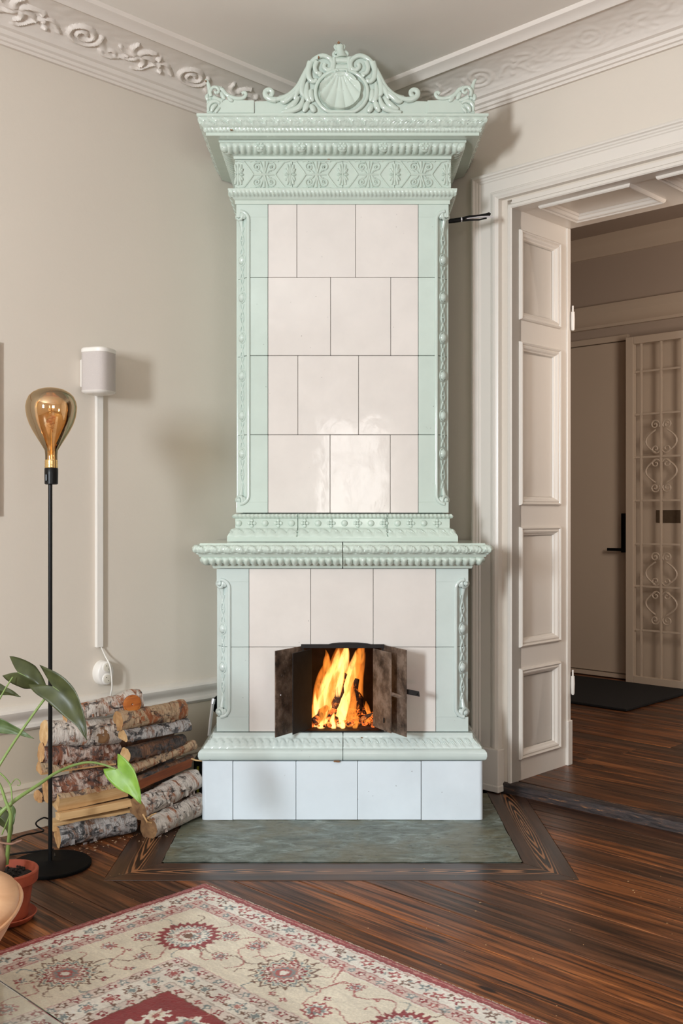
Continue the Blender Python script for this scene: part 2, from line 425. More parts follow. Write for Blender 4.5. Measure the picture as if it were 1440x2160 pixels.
def flame_mat(name, c_lo, c_hi, strength, alpha):
    m = NT(name)
    sep = m.node('ShaderNodeSeparateXYZ'); m.link(m.coords('Generated'), sep.inputs[0])
    n = m.noise(m.coords(scale=(48,48,7), rnd=20.0), 1.3, 4, .55, 1.4)
    em = m.node('ShaderNodeEmission')
    add = m.node('ShaderNodeMath', operation='MULTIPLY_ADD'); m.link(n, add.inputs[0]); add.inputs[1].default_value = 1.3; add.inputs[2].default_value = -.65
    ad2 = m.node('ShaderNodeMath', operation='ADD'); m.link(add.outputs[0], ad2.inputs[0]); m.link(sep.outputs['Z'], ad2.inputs[1])
    lw0 = m.node('ShaderNodeLayerWeight'); lw0.inputs['Blend'].default_value = .5
    hot = m.ramp(ad2.outputs[0], [(.0,c_lo),(.55,tuple((a+b)/2 for a,b in zip(c_lo,c_hi))),(1,c_hi)])
    m.link(m.mix(m.ramp(lw0.outputs['Facing'], [(.10,(0,0,0)),(.75,(1,1,1))]), hot, (.75,.15,.015)), em.inputs['Color'])
    em.inputs['Strength'].default_value = strength
    tr = m.node('ShaderNodeBsdfTransparent')
    lw = m.node('ShaderNodeLayerWeight'); lw.inputs['Blend'].default_value = .5
    inv = m.node('ShaderNodeMath', operation='SUBTRACT'); inv.inputs[0].default_value = 1.0; m.link(lw.outputs['Facing'], inv.inputs[1])
    pw = m.node('ShaderNodeMath', operation='POWER'); m.link(inv.outputs[0], pw.inputs[0]); pw.inputs[1].default_value = 1.4
    nn = m.ramp(n, [(.30,(.05,.05,.05)),(.62,(1,1,1))])
    mu = m.node('ShaderNodeMath', operation='MULTIPLY'); m.link(pw.outputs[0], mu.inputs[0]); m.link(nn, mu.inputs[1])
    hz = m.ramp(sep.outputs['Z'], [(.0,(.5,.5,.5)),(.15,(1,1,1)),(.7,(.9,.9,.9)),(1,(.1,.1,.1))])
    mu2 = m.node('ShaderNodeMath', operation='MULTIPLY'); m.link(mu.outputs[0], mu2.inputs[0]); m.link(hz, mu2.inputs[1])
    mu3 = m.node('ShaderNodeMath', operation='MULTIPLY'); m.link(mu2.outputs[0], mu3.inputs[0]); mu3.inputs[1].default_value = alpha; mu3.use_clamp = True
    mx = m.node('ShaderNodeMixShader'); m.link(mu3.outputs[0], mx.inputs[0]); m.link(tr.outputs[0], mx.inputs[1]); m.link(em.outputs[0], mx.inputs[2])
    m.link(mx.outputs[0], m.out.inputs['Surface']); return m.m
M_fl_core = flame_mat('flame_core', (1,.60,.20), (1,.46,.10), 3.2, 1.0)
M_fl_out = flame_mat('flame_outer', (1,.34,.05), (.9,.20,.02), 1.7, .8)
def ember():
    m = NT('glowing_ember'); n = m.noise(m.coords(), 55, 5, .7)
    em = m.ramp(n, [(.42,(.0,.0,.0)),(.56,(.9,.16,.02)),(.72,(1,.5,.12))])
    m.base((.02,.01,.008)); m.link(em, m.b.inputs['Emission Color']); m.b.inputs['Emission Strength'].default_value = 1.9; m.set(Roughness=.9); return m.m
M_ember = ember()

# ================================================================== ROOM SHELL (room coordinates v, u, z)
VL = -3.13; UR = 3.17; UB = -2.25; VR = 3.6; ZC = 2.735; ZCR = 2.595
HU0 = 3.57; HU1 = 5.66; ZH = .04
OP0, OP1, OPZ = -2.195, -0.72, 2.203      # door opening in the right wall

struct('wall_left', MB().box(VL-.15, VL, UB-.15, UR+.4, 0, ZC+.05), M_wall, label='warm grey painted wall left of the stove')
mb = MB(); mb.box(VL, OP0-.02, UR, HU0-.0, 0, ZC+.05); mb.box(OP1+.02, VR, UR, HU0, 0, ZC+.05); mb.box(OP0-.02, OP1+.02, UR, HU0, OPZ+.03, ZC+.05)
struct('wall_right', mb, M_wall, label='warm grey painted wall with the tall doorway')
mb = MB(); a = UB-.22
xs = [VL-.15]
for (cv, ww, z0, z1) in WIN: xs += [cv-ww/2, cv+ww/2]
xs.append(VR+.15)
for i in range(0, len(xs)-1, 2): mb.box(xs[i], xs[i+1], a, UB, 0, ZC+.05)
for (cv, ww, z0, z1) in WIN:
    mb.box(cv-ww/2, cv+ww/2, a, UB, 0, z0); mb.box(cv-ww/2, cv+ww/2, a, UB, z1, ZC+.05)
struct('wall_back', mb, M_wall, label='window wall behind the viewer')
struct('wall_front', MB().box(VR, VR+.15, UB, UR, 0, ZC+.05), M_wall, label='plain far side wall out of view')
struct('ceiling', MB().box(VL-.15, VR+.15, UB-.22, HU0, ZC, ZC+.1), M_ceil, label='painted plaster ceiling')
for i, (cv, ww, z0, z1) in enumerate(WIN):
    mb = MB(); x0, x1 = cv-ww/2, cv+ww/2
    for (p, q, r_, s_) in ((x0,x0+.06,z0,z1),(x1-.06,x1,z0,z1),(x0,x1,z0,z0+.06),(x0,x1,z1-.06,z1),(cv-.03,cv+.03,z0,z1),(x0,x1,z1-.5,z1-.45)):
        mb.box(p, q, UB-.12, UB-.07, r_, s_)
    struct('window_%d' % (i+1), mb, M_trim, label='white timber window frame')

# crown moulding with plaster relief in its cove -------------------------------------------------
def spiral(cx, cy, r0, turns, a0, sgn=1, n=26):
    pts = []
    for i in range(n):
        t = i/(n-1); r = r0*(1-t*.86); th = a0 + sgn*turns*2*math.pi*t
        pts.append((cx + r*math.cos(th), cy + r*math.sin(th), t))
    return pts
def crown(name, side, smax, amp, label):
    prof = [(.0,.0005),(.012,.0),(.012,.010),(.020,.012),(.022,.022),(.032,.026),(.036,.034),(.036,.040),(.048,.044),(.052,.050)]
    prof = [(p, ZCR + z) for p, z in prof]
    cove = []
    nc = 34; P0 = (.052, ZCR+.050); P1 = (.190, ZC-.030); Cc = (.085, ZC-.045)
    for i in range(1, nc):
        t = i/nc
        cove.append(((1-t)**2*P0[0]+2*t*(1-t)*Cc[0]+t*t*P1[0], (1-t)**2*P0[1]+2*t*(1-t)*Cc[1]+t*t*P1[1]))
    top = [(.190, ZC-.030),(.196,ZC-.034),(.204,ZC-.036),(.210,ZC-.031),(.216,ZC-.024),(.230,ZC-.018),(.238,ZC-.014),(.242,ZC-.006),(.242,ZC+.002)]
    full = prof + cove + top; n0 = len(prof); n1 = n0 + len(cove)
    ds = .0055
    svals = list(np.arange(0, smax, ds)) + [smax, 5.35 if side == 'L' else 6.6]
    S = np.array(svals); T = np.linspace(0, .2, len(cove))
    curves = []      # (pts in (s,t metres, radius, height))
    rnd = random.Random(3 if side == 'L' else 5)
    for k in range(5):
        s0 = .18 + k*.46
        def add(pts, r0, r1, h):
            for i, p in enumerate(pts):
                f = i/(max(1,len(pts)-1)); curves.append((p[0], p[1], r0*(1-f)+r1*f, h))
        add(spiral(s0+.22, .10, .066, 2.0, math.pi*.9, 1, 110), .012, .009, 1.0)
        add([(s0+.22-.064 - .02*i*.5, .095 - .055*math.sin(i/14*math.pi), 0) for i in range(15)], .018, .009, .8)
        for q in range(6):      # leaves
            a = q*1.05 + k*.3; cx_, cy_ = s0 + .02*math.cos(a), .10 + .012*math.sin(a)
            add([(cx_ + .005*i*math.cos(a+i*.06), cy_ + .0042*i*math.sin(a+i*.06), 0) for i in range(14)], .016, .007, 1.0)
        add(spiral(s0+.10, .052, .034, 1.2, 0, -1, 50), .012, .008, .8)
        add([(s0 + .30 + .16*i/40, .06 + .05*math.sin(i/40*5), 0) for i in range(40)], .010, .007, .8)
        for q in range(3): add([(s0+.35+.016*q, .05+.035*q+.01*math.sin(i), 0) for i in range(3)], .012, .010, 1.1)
    cv = np.array(curves)
    H = np.zeros((len(S), len(T)))
    for i, s_ in enumerate(S[:-1]):
        near = cv[np.abs(cv[:,0]-s_) < .03]
        if len(near) == 0: continue
        for (cs, ct, cr, ch) in near:
            d2 = ((s_-cs)**2 + (T-ct)**2)/(cr*cr)
            H[i] = np.maximum(H[i], ch*np.clip(1-d2, 0, None)**.8)
    fade = np.clip((smax - S)/.15, 0, 1) * (1 if side == 'L' else np.clip(1.5-S*1.1, .25, 1)); H *= fade[:,None]
    rows = []
    for i, s_ in enumerate(S):
        row = []
        for j, (p, z) in enumerate(full):
            if n0 <= j < n1:
                h = H[i][j-n0]*amp + .0015*mnoise.noise(Vector((s_*25, j*.3, 3)))
                a_, b_ = full[j-1], full[j+1]; tx, tz = b_[0]-a_[0], b_[1]-a_[1]; l = math.hypot(tx, tz)
                nx, nz = tz/l, -tx/l
                p2, z2 = p + nx*h, z + nz*h
            else: p2, z2 = p, z
            se = max(s_, p2)            # mitre at the corner
            if i == 0: se = p2
            row.append((VL+p2, UR-se, z2) if side == 'L' else (VL+se, UR-p2, z2))
        rows.append(row)
    return struct(name, MB().grid(rows), M_plaster, smooth=35, label=label)
crown('trim_1', 'L', 1.9, .012, 'ornate plaster cornice with scrolls along the left wall')
crown('trim_2', 'R', 1.9, .007, 'worn plaster cornice along the right wall')

# chair rail, wainscot and baseboard on both walls
def strip(prof, along, a0, a1, side):
    """prof: list of (proud, z)"""
    P = []
    for s_ in (a0, a1):
        P.append([(VL+p, s_, z) if side == 'L' else (s_, UR-p, z) for p, z in prof])
    return MB().grid(P)
rail = [(0,.412),(.018,.410),(.030,.402),(.033,.394),(.030,.384),(.020,.372),(.014,.366),(.010,.360),(.010,.350),(.018,.345),(.020,.336),(.014,.328),(.006,.324),(0,.322)]
basep = [(0,.150),(.010,.149),(.016,.143),(.020,.136),(.016,.130),(.030,.126),(.036,.118),(.038,.02),(.040,.0),(0,0)]
struct('trim_3', strip(rail, 0, UB, UR, 'L'), M_trim, smooth=35, label='white moulded chair rail along the left wall')
struct('baseboard_left', strip(basep, 0, UB, UR, 'L'), M_wains, smooth=35, label='painted skirting board below the left wall')
struct('trim_4', strip(rail, 0, VL, -2.39, 'R'), M_trim, smooth=35, label='short chair rail between stove and doorway')
struct('baseboard_right', strip(basep, 0, VL, -2.39, 'R'), M_wains, smooth=35, label='short skirting board between stove and doorway')
struct('trim_5', MB().box(VL, VL+.004, UB, UR, .12, .33), M_wains, label='painted wainscot panel under the chair rail')

# door casing swept round the opening ------------------------------------------------------------
CW = .128; CO = .045                  # casing width; rebate width beside the opening
cas = [(0,0),(0,.020),(.004,.030),(.012,.034),(.018,.034),(.022,.028),(.028,.026),(.032,.022),(.038,.022),(.042,.018),(.072,.018),(.088,.018),(.092,.022),(.098,.024),(.102,.028),(.108,.030),(.116,.030),(.122,.026),(CW,.024),
       (CW,-.020),(CW+.020,-.022),(CW+.022,-.004),(CW+.030,.004),(CW+.040,.004),(CW+CO,0),(CW+CO,-.06)]
def casing():
    out = CW + CO
    x0 = OP0 - out; x1 = OP1 + out; zt = OPZ + out - .028
    P = []
    for (w_, t_) in cas:
        P.append([(x0+w_, UR-t_, 0.01), (x0+w_, UR-t_, zt-w_*.85), (x1-w_, UR-t_, zt-w_*.85), (x1-w_, UR-t_, 0.01)])
    return MB().grid(P)
struct('trim_6', casing(), M_trim, smooth=25, label='broad white moulded door casing')
mb = MB(); x0 = OP0-CW-CO
mb.box(x0+.055, x0+CW+.012, UR-.042, UR, 0.004, .165); mb.box(x0+.05, x0+CW+.016, UR-.046, UR, 0.004, .03)
struct('trim_7', mb, M_trim, bevel=.004, label='plinth block at the foot of the door casing')

# jamb lining, panelled
def panel_recess(mb, P, a0, a1, b0, b1, depth, mw):
    """P(a,b,d): a point; recessed panel a0..a1 x b0..b1 with a raised moulding of width mw"""
    rings = [(0,0),(.05,.009),(.16,.013),(.26,.010),(.30,.006),(.44,.009),(.58,.006),(.70,-.002),(.80,-.004),(.86,-depth),(1.0,-depth)]
    prev = None; vs = []; fs = []
    for (t, d) in rings:
        o = t*mw
        base = len(vs)
        vs += [P(a0+o,b0+o,d), P(a1-o,b0+o,d), P(a1-o,b1-o,d), P(a0+o,b1-o,d)]
        if prev is not None: fs += [(prev+k, prev+(k+1)%4, base+(k+1)%4, base+k) for k in range(4)]
        prev = base
    fs.append((prev, prev+1, prev+2, prev+3))
    mb.add(vs, fs)
def frame_around(mb, P, A0, A1, B0, B1, panels):
    """flat face with rectangular holes (panels stacked in b)"""
    a0, a1 = panels[0][0], panels[0][1]
    vs = [P(A0,B0,0),P(a0,B0,0),P(a0,B1,0),P(A0,B1,0), P(a1,B0,0),P(A1,B0,0),P(A1,B1,0),P(a1,B1,0)]
    fs = [(0,1,2,3),(4,5,6,7)]
    bs = [B0] + [x for p in panels for x in (p[2], p[3])] + [B1]
    for i in range(0, len(bs), 2):
        n = len(vs); vs += [P(a0,bs[i],0),P(a1,bs[i],0),P(a1,bs[i+1],0),P(a0,bs[i+1],0)]; fs.append((n,n+1,n+2,n+3))
    mb.add(vs, fs)
jP = lambda a, b, d: (OP0 + d, a, b)
zz = lambda y: Z(y, 4.038)
pans = [(3.215, 3.497, zz(1577), zz(1394)), (3.215, 3.497, zz(1352), zz(1110)), (3.215, 3.497, zz(1067), zz(738)), (3.215, 3.497, zz(695), zz(514))]
mb = MB(); frame_around(mb, jP, UR-.0, HU0-.02, ZH, OPZ, pans)
mb.box(OP0-.02, OP0-.012, UR, HU0, ZH, OPZ)
lin = struct('door_1', mb, M_trim, label='white panelled lining on the side of the doorway', cat='door lining')
for p in pans:
    q = MB(); panel_recess(q, jP, *p, .012, .040); q.build('panel', M_trim, lin, smooth=30)
mb = MB(); mb.box(OP0-.03, OP0+.006, HU0-.022, HU0+.004, ZH, OPZ+.0); mb.box(OP0-.03, OP0+.012, HU0-.026, HU0+.008, ZH, .22)
mb.build('edge_bead', M_trim, lin, bevel=.003)
for zc in (Z(676, 4.10), Z(1440, 4.10)):
    q = MB(); q.lathe([(.0045,-.045),(.007,-.040),(.008,0),(.007,.03),(.0035,.032),(.0035,.055)], 12, (OP0+.016, HU0+.002, zc))
    q.build('hinge_pin', M_white, lin, smooth=True)
# right side lining and head lining
struct('door_2', MB().box(OP1, OP1+.02, UR, HU0, ZH, OPZ+.03), M_trim, label='far side lining of the doorway', cat='door lining')
hP = lambda a, b, d: (b, a, OPZ - d)
mb = MB(); hp = [(3.215, 3.485, -2.11, -1.735), (3.215, 3.485, -1.64, -1.265), (3.215, 3.485, -1.17, -.80)]
frame_around(mb, hP, UR, HU0, OP0, OP1, hp); mb.box(OP0, OP1, UR, HU0, OPZ+.015, OPZ+.03)
hd = struct('door_3', mb, M_trim, label='panelled soffit lining across the head of the doorway', cat='door lining')
for p in hp:
    q = MB(); panel_recess(q, hP, *p, .012, .040); q.build('panel', M_trim, hd, smooth=30)

# ================================================================== FLOORS
fl = struct('floor', MB().box(VL, VR, UB, UR+.35, -.06, -.022), M_subfloor, label='dark stained pine plank floor', cat='floor')
BX, BY = .683, 2.90                      # border frame in world coordinates
def W2R(x, y): return (CA*x + SA*y, -SA*x + CA*y)
def in_frame(v, u):
    p = R2W(v, u); return abs(p.x) < BX and p.y > BY
def cut_plank(v0, v1, u0, u1, z, th):
    bm = bmesh.new()
    bm.faces.new([bm.verts.new((v0,u0,z)), bm.verts.new((v1,u0,z)), bm.verts.new((v1,u1,z)), bm.verts.new((v0,u1,z))])
    for (co, no) in ((R2W_inv(-BX,0), Wn(1,0)), (R2W_inv(BX,0), Wn(1,0)), (R2W_inv(0,BY), Wn(0,1))):
        bmesh.ops.bisect_plane(bm, geom=bm.verts[:]+bm.edges[:]+bm.faces[:], plane_co=co, plane_no=no)
    dead = [f for f in bm.faces if in_frame(*f.calc_center_median()[:2])]
    bmesh.ops.delete(bm, geom=dead, context='FACES')
    if not bm.faces: bm.free(); return []
    inner = [e for e in bm.edges if len(e.link_faces) == 2]
    bmesh.ops.dissolve_edges(bm, edges=inner, use_verts=True)
    bmesh.ops.dissolve_limit(bm, angle_limit=.01, verts=bm.verts[:], edges=bm.edges[:])
    out = []
    for f in bm.faces:
        out.append([tuple(v.co[:2]) for v in f.verts])
    bm.free(); return out
def R2W_inv(x, y): a = W2R(x, y); return Vector((a[0], a[1], 0))
def Wn(x, y): a = W2R(x, y); return Vector((a[0], a[1], 0)).normalized()
def planks(parent, u_start, u_end, v_start, v_end, ztop, mat, seed, th=.02, cut=True, wmin=.110, wmax=.130):
    rnd = random.Random(seed); u = u_end
    while u > u_start + .01:
        wd = rnd.uniform(wmin, wmax); u0 = max(u_start, u - wd); g = .0014
        v = v_start; first = True
        while v < v_end - .01:
            ln = rnd.uniform(2.6, 4.4) if not first else rnd.uniform(2.4, 4.2); first = False
            v1 = min(v_end, v + ln)
            if v_end - v1 < .6: v1 = v_end
            dz = rnd.uniform(-.0006, .0006)
            polys = cut_plank(v+g*.5, v1-g*.5, u0+g, u-g, 0, th) if cut else [[(v,u0+g),(v1-g,u0+g),(v1-g,u-g),(v,u-g)]]
            for poly in polys:
                cx_ = sum(p[0] for p in poly)/len(poly); cy_ = sum(p[1] for p in poly)/len(poly)
                area = .5*abs(sum(poly[i][0]*poly[(i+1)%len(poly)][1]-poly[(i+1)%len(poly)][0]*poly[i][1] for i in range(len(poly))))
                if area < .0004: continue
                pm = MB().prism([(p[0]-cx_, p[1]-cy_) for p in poly], -th, 0)
                o = pm.build('plank', mat, parent, bevel=.0018, org=(0,0,0)); o.location = (cx_, cy_, ztop + dz)
            v = v1
        u = u0
planks(fl, UB, UR, VL, VR, 0.0, M_plank, 21)
flh = struct('floor', MB().box(-4.8, 1.9, HU0+.03, HU1+.02, -.02, ZH-.021).box(OP0-.1, OP1+.1, UR-.01, HU0+.03, -.02, ZH-.021), M_subfloor, label='worn dark plank floor of the hallway one low step up', cat='floor')
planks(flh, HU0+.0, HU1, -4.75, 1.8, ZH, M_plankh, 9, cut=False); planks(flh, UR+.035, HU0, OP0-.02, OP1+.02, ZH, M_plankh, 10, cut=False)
# step nosing
def nosing():
    n = 60; rows = []
    for i in range(n+1):
        v = OP0-.05 + (OP1+.1-OP0)*i/n
        j = .0025*mnoise.noise(Vector((v*18,0,0))); k = .002*mnoise.noise(Vector((v*40,3,0)))
        rows.append([(v, UR-.012+j, .0), (v, UR-.014+j, .026), (v, UR-.010+k, .036+k), (v, UR+.0, ZH+k*.5), (v, UR+.034, ZH), (v, UR+.034, .0)])
    return MB().grid(rows)
m = NT('worn_step_edge'); nn = m.noise(m.coords(scale=(7,60,60)), 1.5, 7, .7, .8)
m.base(m.ramp(nn, [(.35,(.010,.008,.009)),(.52,(.05,.036,.034)),(.60,(.10,.055,.036)),(.64,(.42,.18,.07))])); m.set(Roughness=.5); m.bump(nn,.8,.004)
nosing().build('step_edge', m.m, flh, smooth=35)

# hearth slab and mitred border boards
root = thing('hearth_stone', 'grey green slate hearth slab set in the floor before the stove', 'hearth', (0,3.3,-.02))
def rough_slab(x0,x1,y0,y1,z0,z1):
    nx, ny = 60, 24; P = []
    for j in range(ny+1):
        row = []
        for i in range(nx+1):
            x = x0+(x1-x0)*i/nx; y = y0+(y1-y0)*j/ny
            if i in (0,nx): x += .003*mnoise.noise(Vector((x,y*30,1)))
            if j in (0,ny): y += .003*mnoise.noise(Vector((x*20,y,2)))
            row.append((x,y,z1+.0014*mnoise.noise(Vector((x*14,y*26,0)))+.0008*mnoise.noise(Vector((x*60,y*90,4)))))
        P.append(row)
    m_ = MB().grid(P); m_.box(x0+.004,x1-.004,y0+.004,y1-.004,z0,z1-.004); return m_
rough_slab(-.540,.545,3.045,3.52,-.02,.0035).build('slab', M_stone, root, smooth=40)
rough_slab(.484,.546,3.522,3.80,-.02,.002).build('slab', M_stone, root, smooth=40)
bo = .0
def border(name, poly, ang):
    cx_ = sum(p[0] for p in poly)/4; cy_ = sum(p[1] for p in poly)/4; c_, s_ = math.cos(-ang), math.sin(-ang)
    q = [((x-cx_)*c_-(y-cy_)*s_, (x-cx_)*s_+(y-cy_)*c_) for x, y in poly]
    o = MB().prism(q, -.02, .001).build('border_board', M_border, None, bevel=.0012); o.location = (cx_, cy_, 0); o.rotation_euler = (0,0,ang); return o
bb = [border('b', [(-BX+.001,BY+.001),(BX-.001,BY+.001),(.546,3.043),(-.541,3.043)], 0),
      border('b', [(BX-.001,BY+.001),(BX-.001,3.75),(.549,3.86),(.547,3.043)], math.pi/2),
      border('b', [(-BX+.001,BY+.001),(-.542,3.043),(-.542,3.86),(-BX+.001,3.72)], math.pi/2)]
fr = thing('hearth_border', 'mitred dark boards with bold grain framing the slate hearth', 'floor border', (0,2.97,-.02))
for o in bb:
    o.location -= Vector((0,2.97,-.02)); o.parent = fr
fr['kind'] = 'structure'

# ================================================================== TILED STOVE (world coordinates)
XC = .0035
stove = thing('tiled_stove', 'tall cream and pale green tiled corner stove with shell crest, fire burning', 'stove', (XC,3.62,0))
def ywL(x): return (-VL + CA*x)/(-SA) - .006
def ywR(x): return (UR + SA*x)/CA - .006
UBH, UYF = .380, 3.62         # upper body half width, front plane
LBH, LYF = .4367, 3.51        # lower body
BH, BYF = .482, 3.463         # base plinth

def moulding(name, half, yf, prof, patt=None, mat=None, ds=.0028, seams=(), wallgap=.0):
    """sweep (o,z) profile round front and two sides; patt(s, i, n) -> outward displacement, s measured from the front centre"""
    mat = mat or M_relief
    fine = []
    for i in range(len(prof)-1):          # refine the profile
        a_, b_ = prof[i], prof[i+1]; L = math.hypot(b_[0]-a_[0], b_[1]-a_[1]); n = max(1, int(L/.0035)) if patt else 1
        for k in range(n): fine.append((a_[0]+(b_[0]-a_[0])*k/n, a_[1]+(b_[1]-a_[1])*k/n))
    fine.append(prof[-1]); n = len(fine)
    nf = int(2*half/ds) if patt else 1; rows = []
    side_n = int(.40/ds/2) if patt else 1
    def row(kind, t):
        r = []
        for i, (o, z) in enumerate(fine):
            a_ = fine[max(0,i-1)]; b_ = fine[min(n-1,i+1)]; l = math.hypot(b_[0]-a_[0], b_[1]-a_[1]) or 1
            nx, nz = (b_[1]-a_[1])/l, -(b_[0]-a_[0])/l
            xl, xr, y0 = -(half+o), half+o, yf-o
            if kind == 'F':
                x = xl + (xr-xl)*t
                s_ = x; d = patt(s_, z) if patt else 0
                if any(abs(s_-q) < .0010 for q in seams): d = -.007
                r.append((XC + x, y0 - nx*d, z + nz*d))
            elif kind == 'L':
                yb = ywL(xl+XC); y = y0 + (yb-y0)*t; d = patt(t*(yb-yf)+half, z) if patt else 0
                r.append((XC + xl - nx*d, y, z + nz*d))
            else:
                yb = ywR(xr+XC); y = y0 + (yb-y0)*t; d = patt(t*(yb-yf)+half, z) if patt else 0
                r.append((XC + xr + nx*d, y, z + nz*d))
        return r
    for i in range(side_n+1): rows.append(row('L', 1 - i/side_n))
    ts = [i/nf for i in range(nf+1)]
    for sm in seams:
        tc = .5 + sm/(2*half); ts = [t for t in ts if abs(t-tc) > .003] + [tc+q/(2*half) for q in (-.0016,-.0008,.0008,.0016)]
    for t in sorted(ts): rows.append(row('F', t))
    for i in range(side_n+1): rows.append(row('R', i/side_n))
    mb = MB().grid(rows)
    return mb.build(name, mat, stove, smooth=50)
def band(z, z0, z1):  # 0..1 smooth inside the band
    if z <= z0 or z >= z1: return 0.0
    return math.sin(math.pi*(z-z0)/(z1-z0))**.5
def leafwave(z0, z1, per, amp, slant=.6):
    def f(s, z):
        b = band(z, z0, z1)
        if not b: return 0
        t = (z-z0)/(z1-z0); ph = ((s + slant*(z-z0))/per) % 1.0
        lobe = abs(math.sin(math.pi*ph)); edge = max(0, 1-abs(t-(.25+.6*lobe))*5)
        vein = .35*max(0, math.cos(2*math.pi*(ph*4 + t*1.5)))
        return amp*b*(lobe**.6*.7 + .5*edge + vein*lobe)
    return f
def rope(z0, z1, per, amp):
    def f(s, z):
        b = band(z, z0, z1); return amp*b*(.5+.5*math.sin(2*math.pi*(s/per + (z-z0)/(z1-z0)*.45))) if b else 0
    return f
def gadroon(z0, z1, per, amp):
    def f(s, z):
        b = band(z, z0, z1); return amp*b*(abs(math.cos(math.pi*s/per))**.7) if b else 0
    return f
def addp(*fs): return lambda s, z: sum(f(s, z) for f in fs)

# core (masonry behind the tiles), with the fire chamber left open
OX0, OX1 = X(640,3.51)-.0, X(806,3.51)            # fire opening
OZ0, OZ1 = .297, Z(1364,3.51)
def core_poly(h, yf): return [(XC-h,yf),(XC+h,yf),(XC+h,ywR(h)),(0,4.40),(XC-h,ywL(-h))]
core = MB()
core.prism(core_poly(BH-.02, BYF+.028), .001, .205); core.prism(core_poly(LBH-.02, LYF+.032), .205, .285)
core.prism(core_poly(UBH-.02, UYF+.032), .90, 2.43)
core.prism(core_poly(LBH-.02, LYF+.032), OZ1+.06, .94)
yb_ = 3.86
core.box(XC-LBH+.02, OX0-.015, LYF+.032, 3.93, .285, OZ1+.06); core.box(OX1+.015, XC+LBH-.02, LYF+.032, 3.93, .285, OZ1+.06)
core.box(OX0-.02, OX1+.02, yb_, 4.0, .285, OZ1+.06)
core.build('masonry_core', M_grout, stove)
ch = MB(); e = .012                               # sooty fire chamber lining
ch.box(OX0-.05, OX0-.05+e, LYF+.03, yb_, OZ0-.01, OZ1+.02)
ch.box(OX1+.05-e, OX1+.05, LYF+.03, yb_, OZ0-.01, OZ1+.02)
ch = MB(); ch.box(OX0-.016, OX0-.002, LYF+.032, yb_, OZ0-.012, OZ1+.05); ch.box(OX1+.002, OX1+.016, LYF+.032, yb_, OZ0-.012, OZ1+.05)
ch.box(OX0-.016, OX1+.016, yb_-.01, yb_+.004, OZ0-.012, OZ1+.05); ch.box(OX0-.016, OX1+.016, LYF+.03, yb_, OZ1+.02, OZ1+.05)
ch.box(OX0-.016, OX1+.016, LYF+.0, yb_, OZ0-.012, OZ0-.002)
ch.build('fire_chamber', M_soot, stove)

rt = random.Random(5)
def tile(x0, x1, z0, z1, yf, mat, th=.028, name='tile', g=.0007):
    mb = MB().box(-(x1-x0)/2+g, (x1-x0)/2-g, 0, th, -(z1-z0)/2+g, (z1-z0)/2-g)
    o = mb.build(name, mat, stove, bevel=.0014, org=(0,0,0))
    o.location = ((x0+x1)/2 - XC, yf - 3.62 + rt.uniform(-.0006,.0006), (z0+z1)/2)
    o.rotation_euler = (rt.uniform(-.0025,.0025), 0, rt.uniform(-.0025,.0025)); return o
zu = [Z(y, UYF) for y in (1082, 917, 750, 585, 431)]
ux = lambda p: X(p, UYF)
rows_u = [(565,696,823,882),(565,628,756,882),(565,697,824,882),(565,626,750,882)]
for k, r in enumerate(rows_u):
    for a_, b_ in zip(r[:-1], r[1:]): tile(ux(a_), ux(b_), zu[k], zu[k+1], UYF, M_cream)
lx = lambda p: X(p, LYF)
zl = [.296, Z(1365, LYF), .862]
for a_, b_ in ((525,655),(655,787),(787,919)): tile(lx(a_), lx(b_), zl[1], zl[2], LYF, M_cream)
tile(lx(525), OX0, zl[0], zl[1], LYF, M_cream); tile(OX1, lx(919), zl[0], zl[1], LYF, M_cream)
bxs = [425,491,624,754,888,1019]; bx_ = lambda p: X(p, BYF)
for i in range(5):
    if i == 4 or i == 0:
        x0, x1 = bx_(bxs[i]), bx_(bxs[i+1]); r_ = .014; pts = []
        sgn = 1 if i == 4 else -1; xe = x1 if i == 4 else x0; xi = x0 if i == 4 else x1
        yS = 3.84
        arc = [(xe - sgn*r_ + sgn*r_*math.sin(t), BYF + r_ - r_*math.cos(t)) for t in np.linspace(0, math.pi/2, 7)]
        poly = [(xi + sgn*.0012, BYF+.028), (xi + sgn*.0012, BYF)] + arc + [(xe, yS), (xe - sgn*.022, yS), (xe - sgn*.022, BYF+.028)]
        MB().prism(poly, .004, .2055).build('base_tile', M_blue, stove, smooth=40)
    else: tile(bx_(bxs[i]), bx_(bxs[i+1]), .004, .2055, BYF, M_blue, name='base_tile')
# green corner tiles with a chamfer, side tiles
def corner_tile(side, half, yf, xs_, z0, z1, c, mat, square=(0,0)):
    s = -1 if side == 'L' else 1; xe = XC + s*half; g = .0007; xi = xs_ - s*(-g)
    def poly(cc):
        if cc: return [(xi, yf), (xe - s*cc, yf), (xe, yf+cc), (xe, yf+.075), (xi, yf+.075)]
        return [(xi, yf), (xe - s*.001, yf), (xe, yf+.001), (xe, yf+.075), (xi, yf+.075)]
    mb = MB(); a_, b_ = z0+g, z1-g
    if square[0]: mb.prism(poly(0), a_, a_+square[0]); a_ += square[0]
    if square[1]: mb.prism(poly(0), b_-square[1], b_); b_ -= square[1]
    mb.prism(poly(c), a_, b_)
    mb.build('corner_tile', mat, stove, bevel=.0018)
    # the flank of the stove behind the corner tile
    yb = (ywL if side == 'L' else ywR)(xe)
    MB().box(min(xe, xe-s*.02), max(xe, xe-s*.02), yf+.078, yb, z0+g, z1-g).build('side_tile', mat, stove, bevel=.0018)
CU, CL = .040, .040
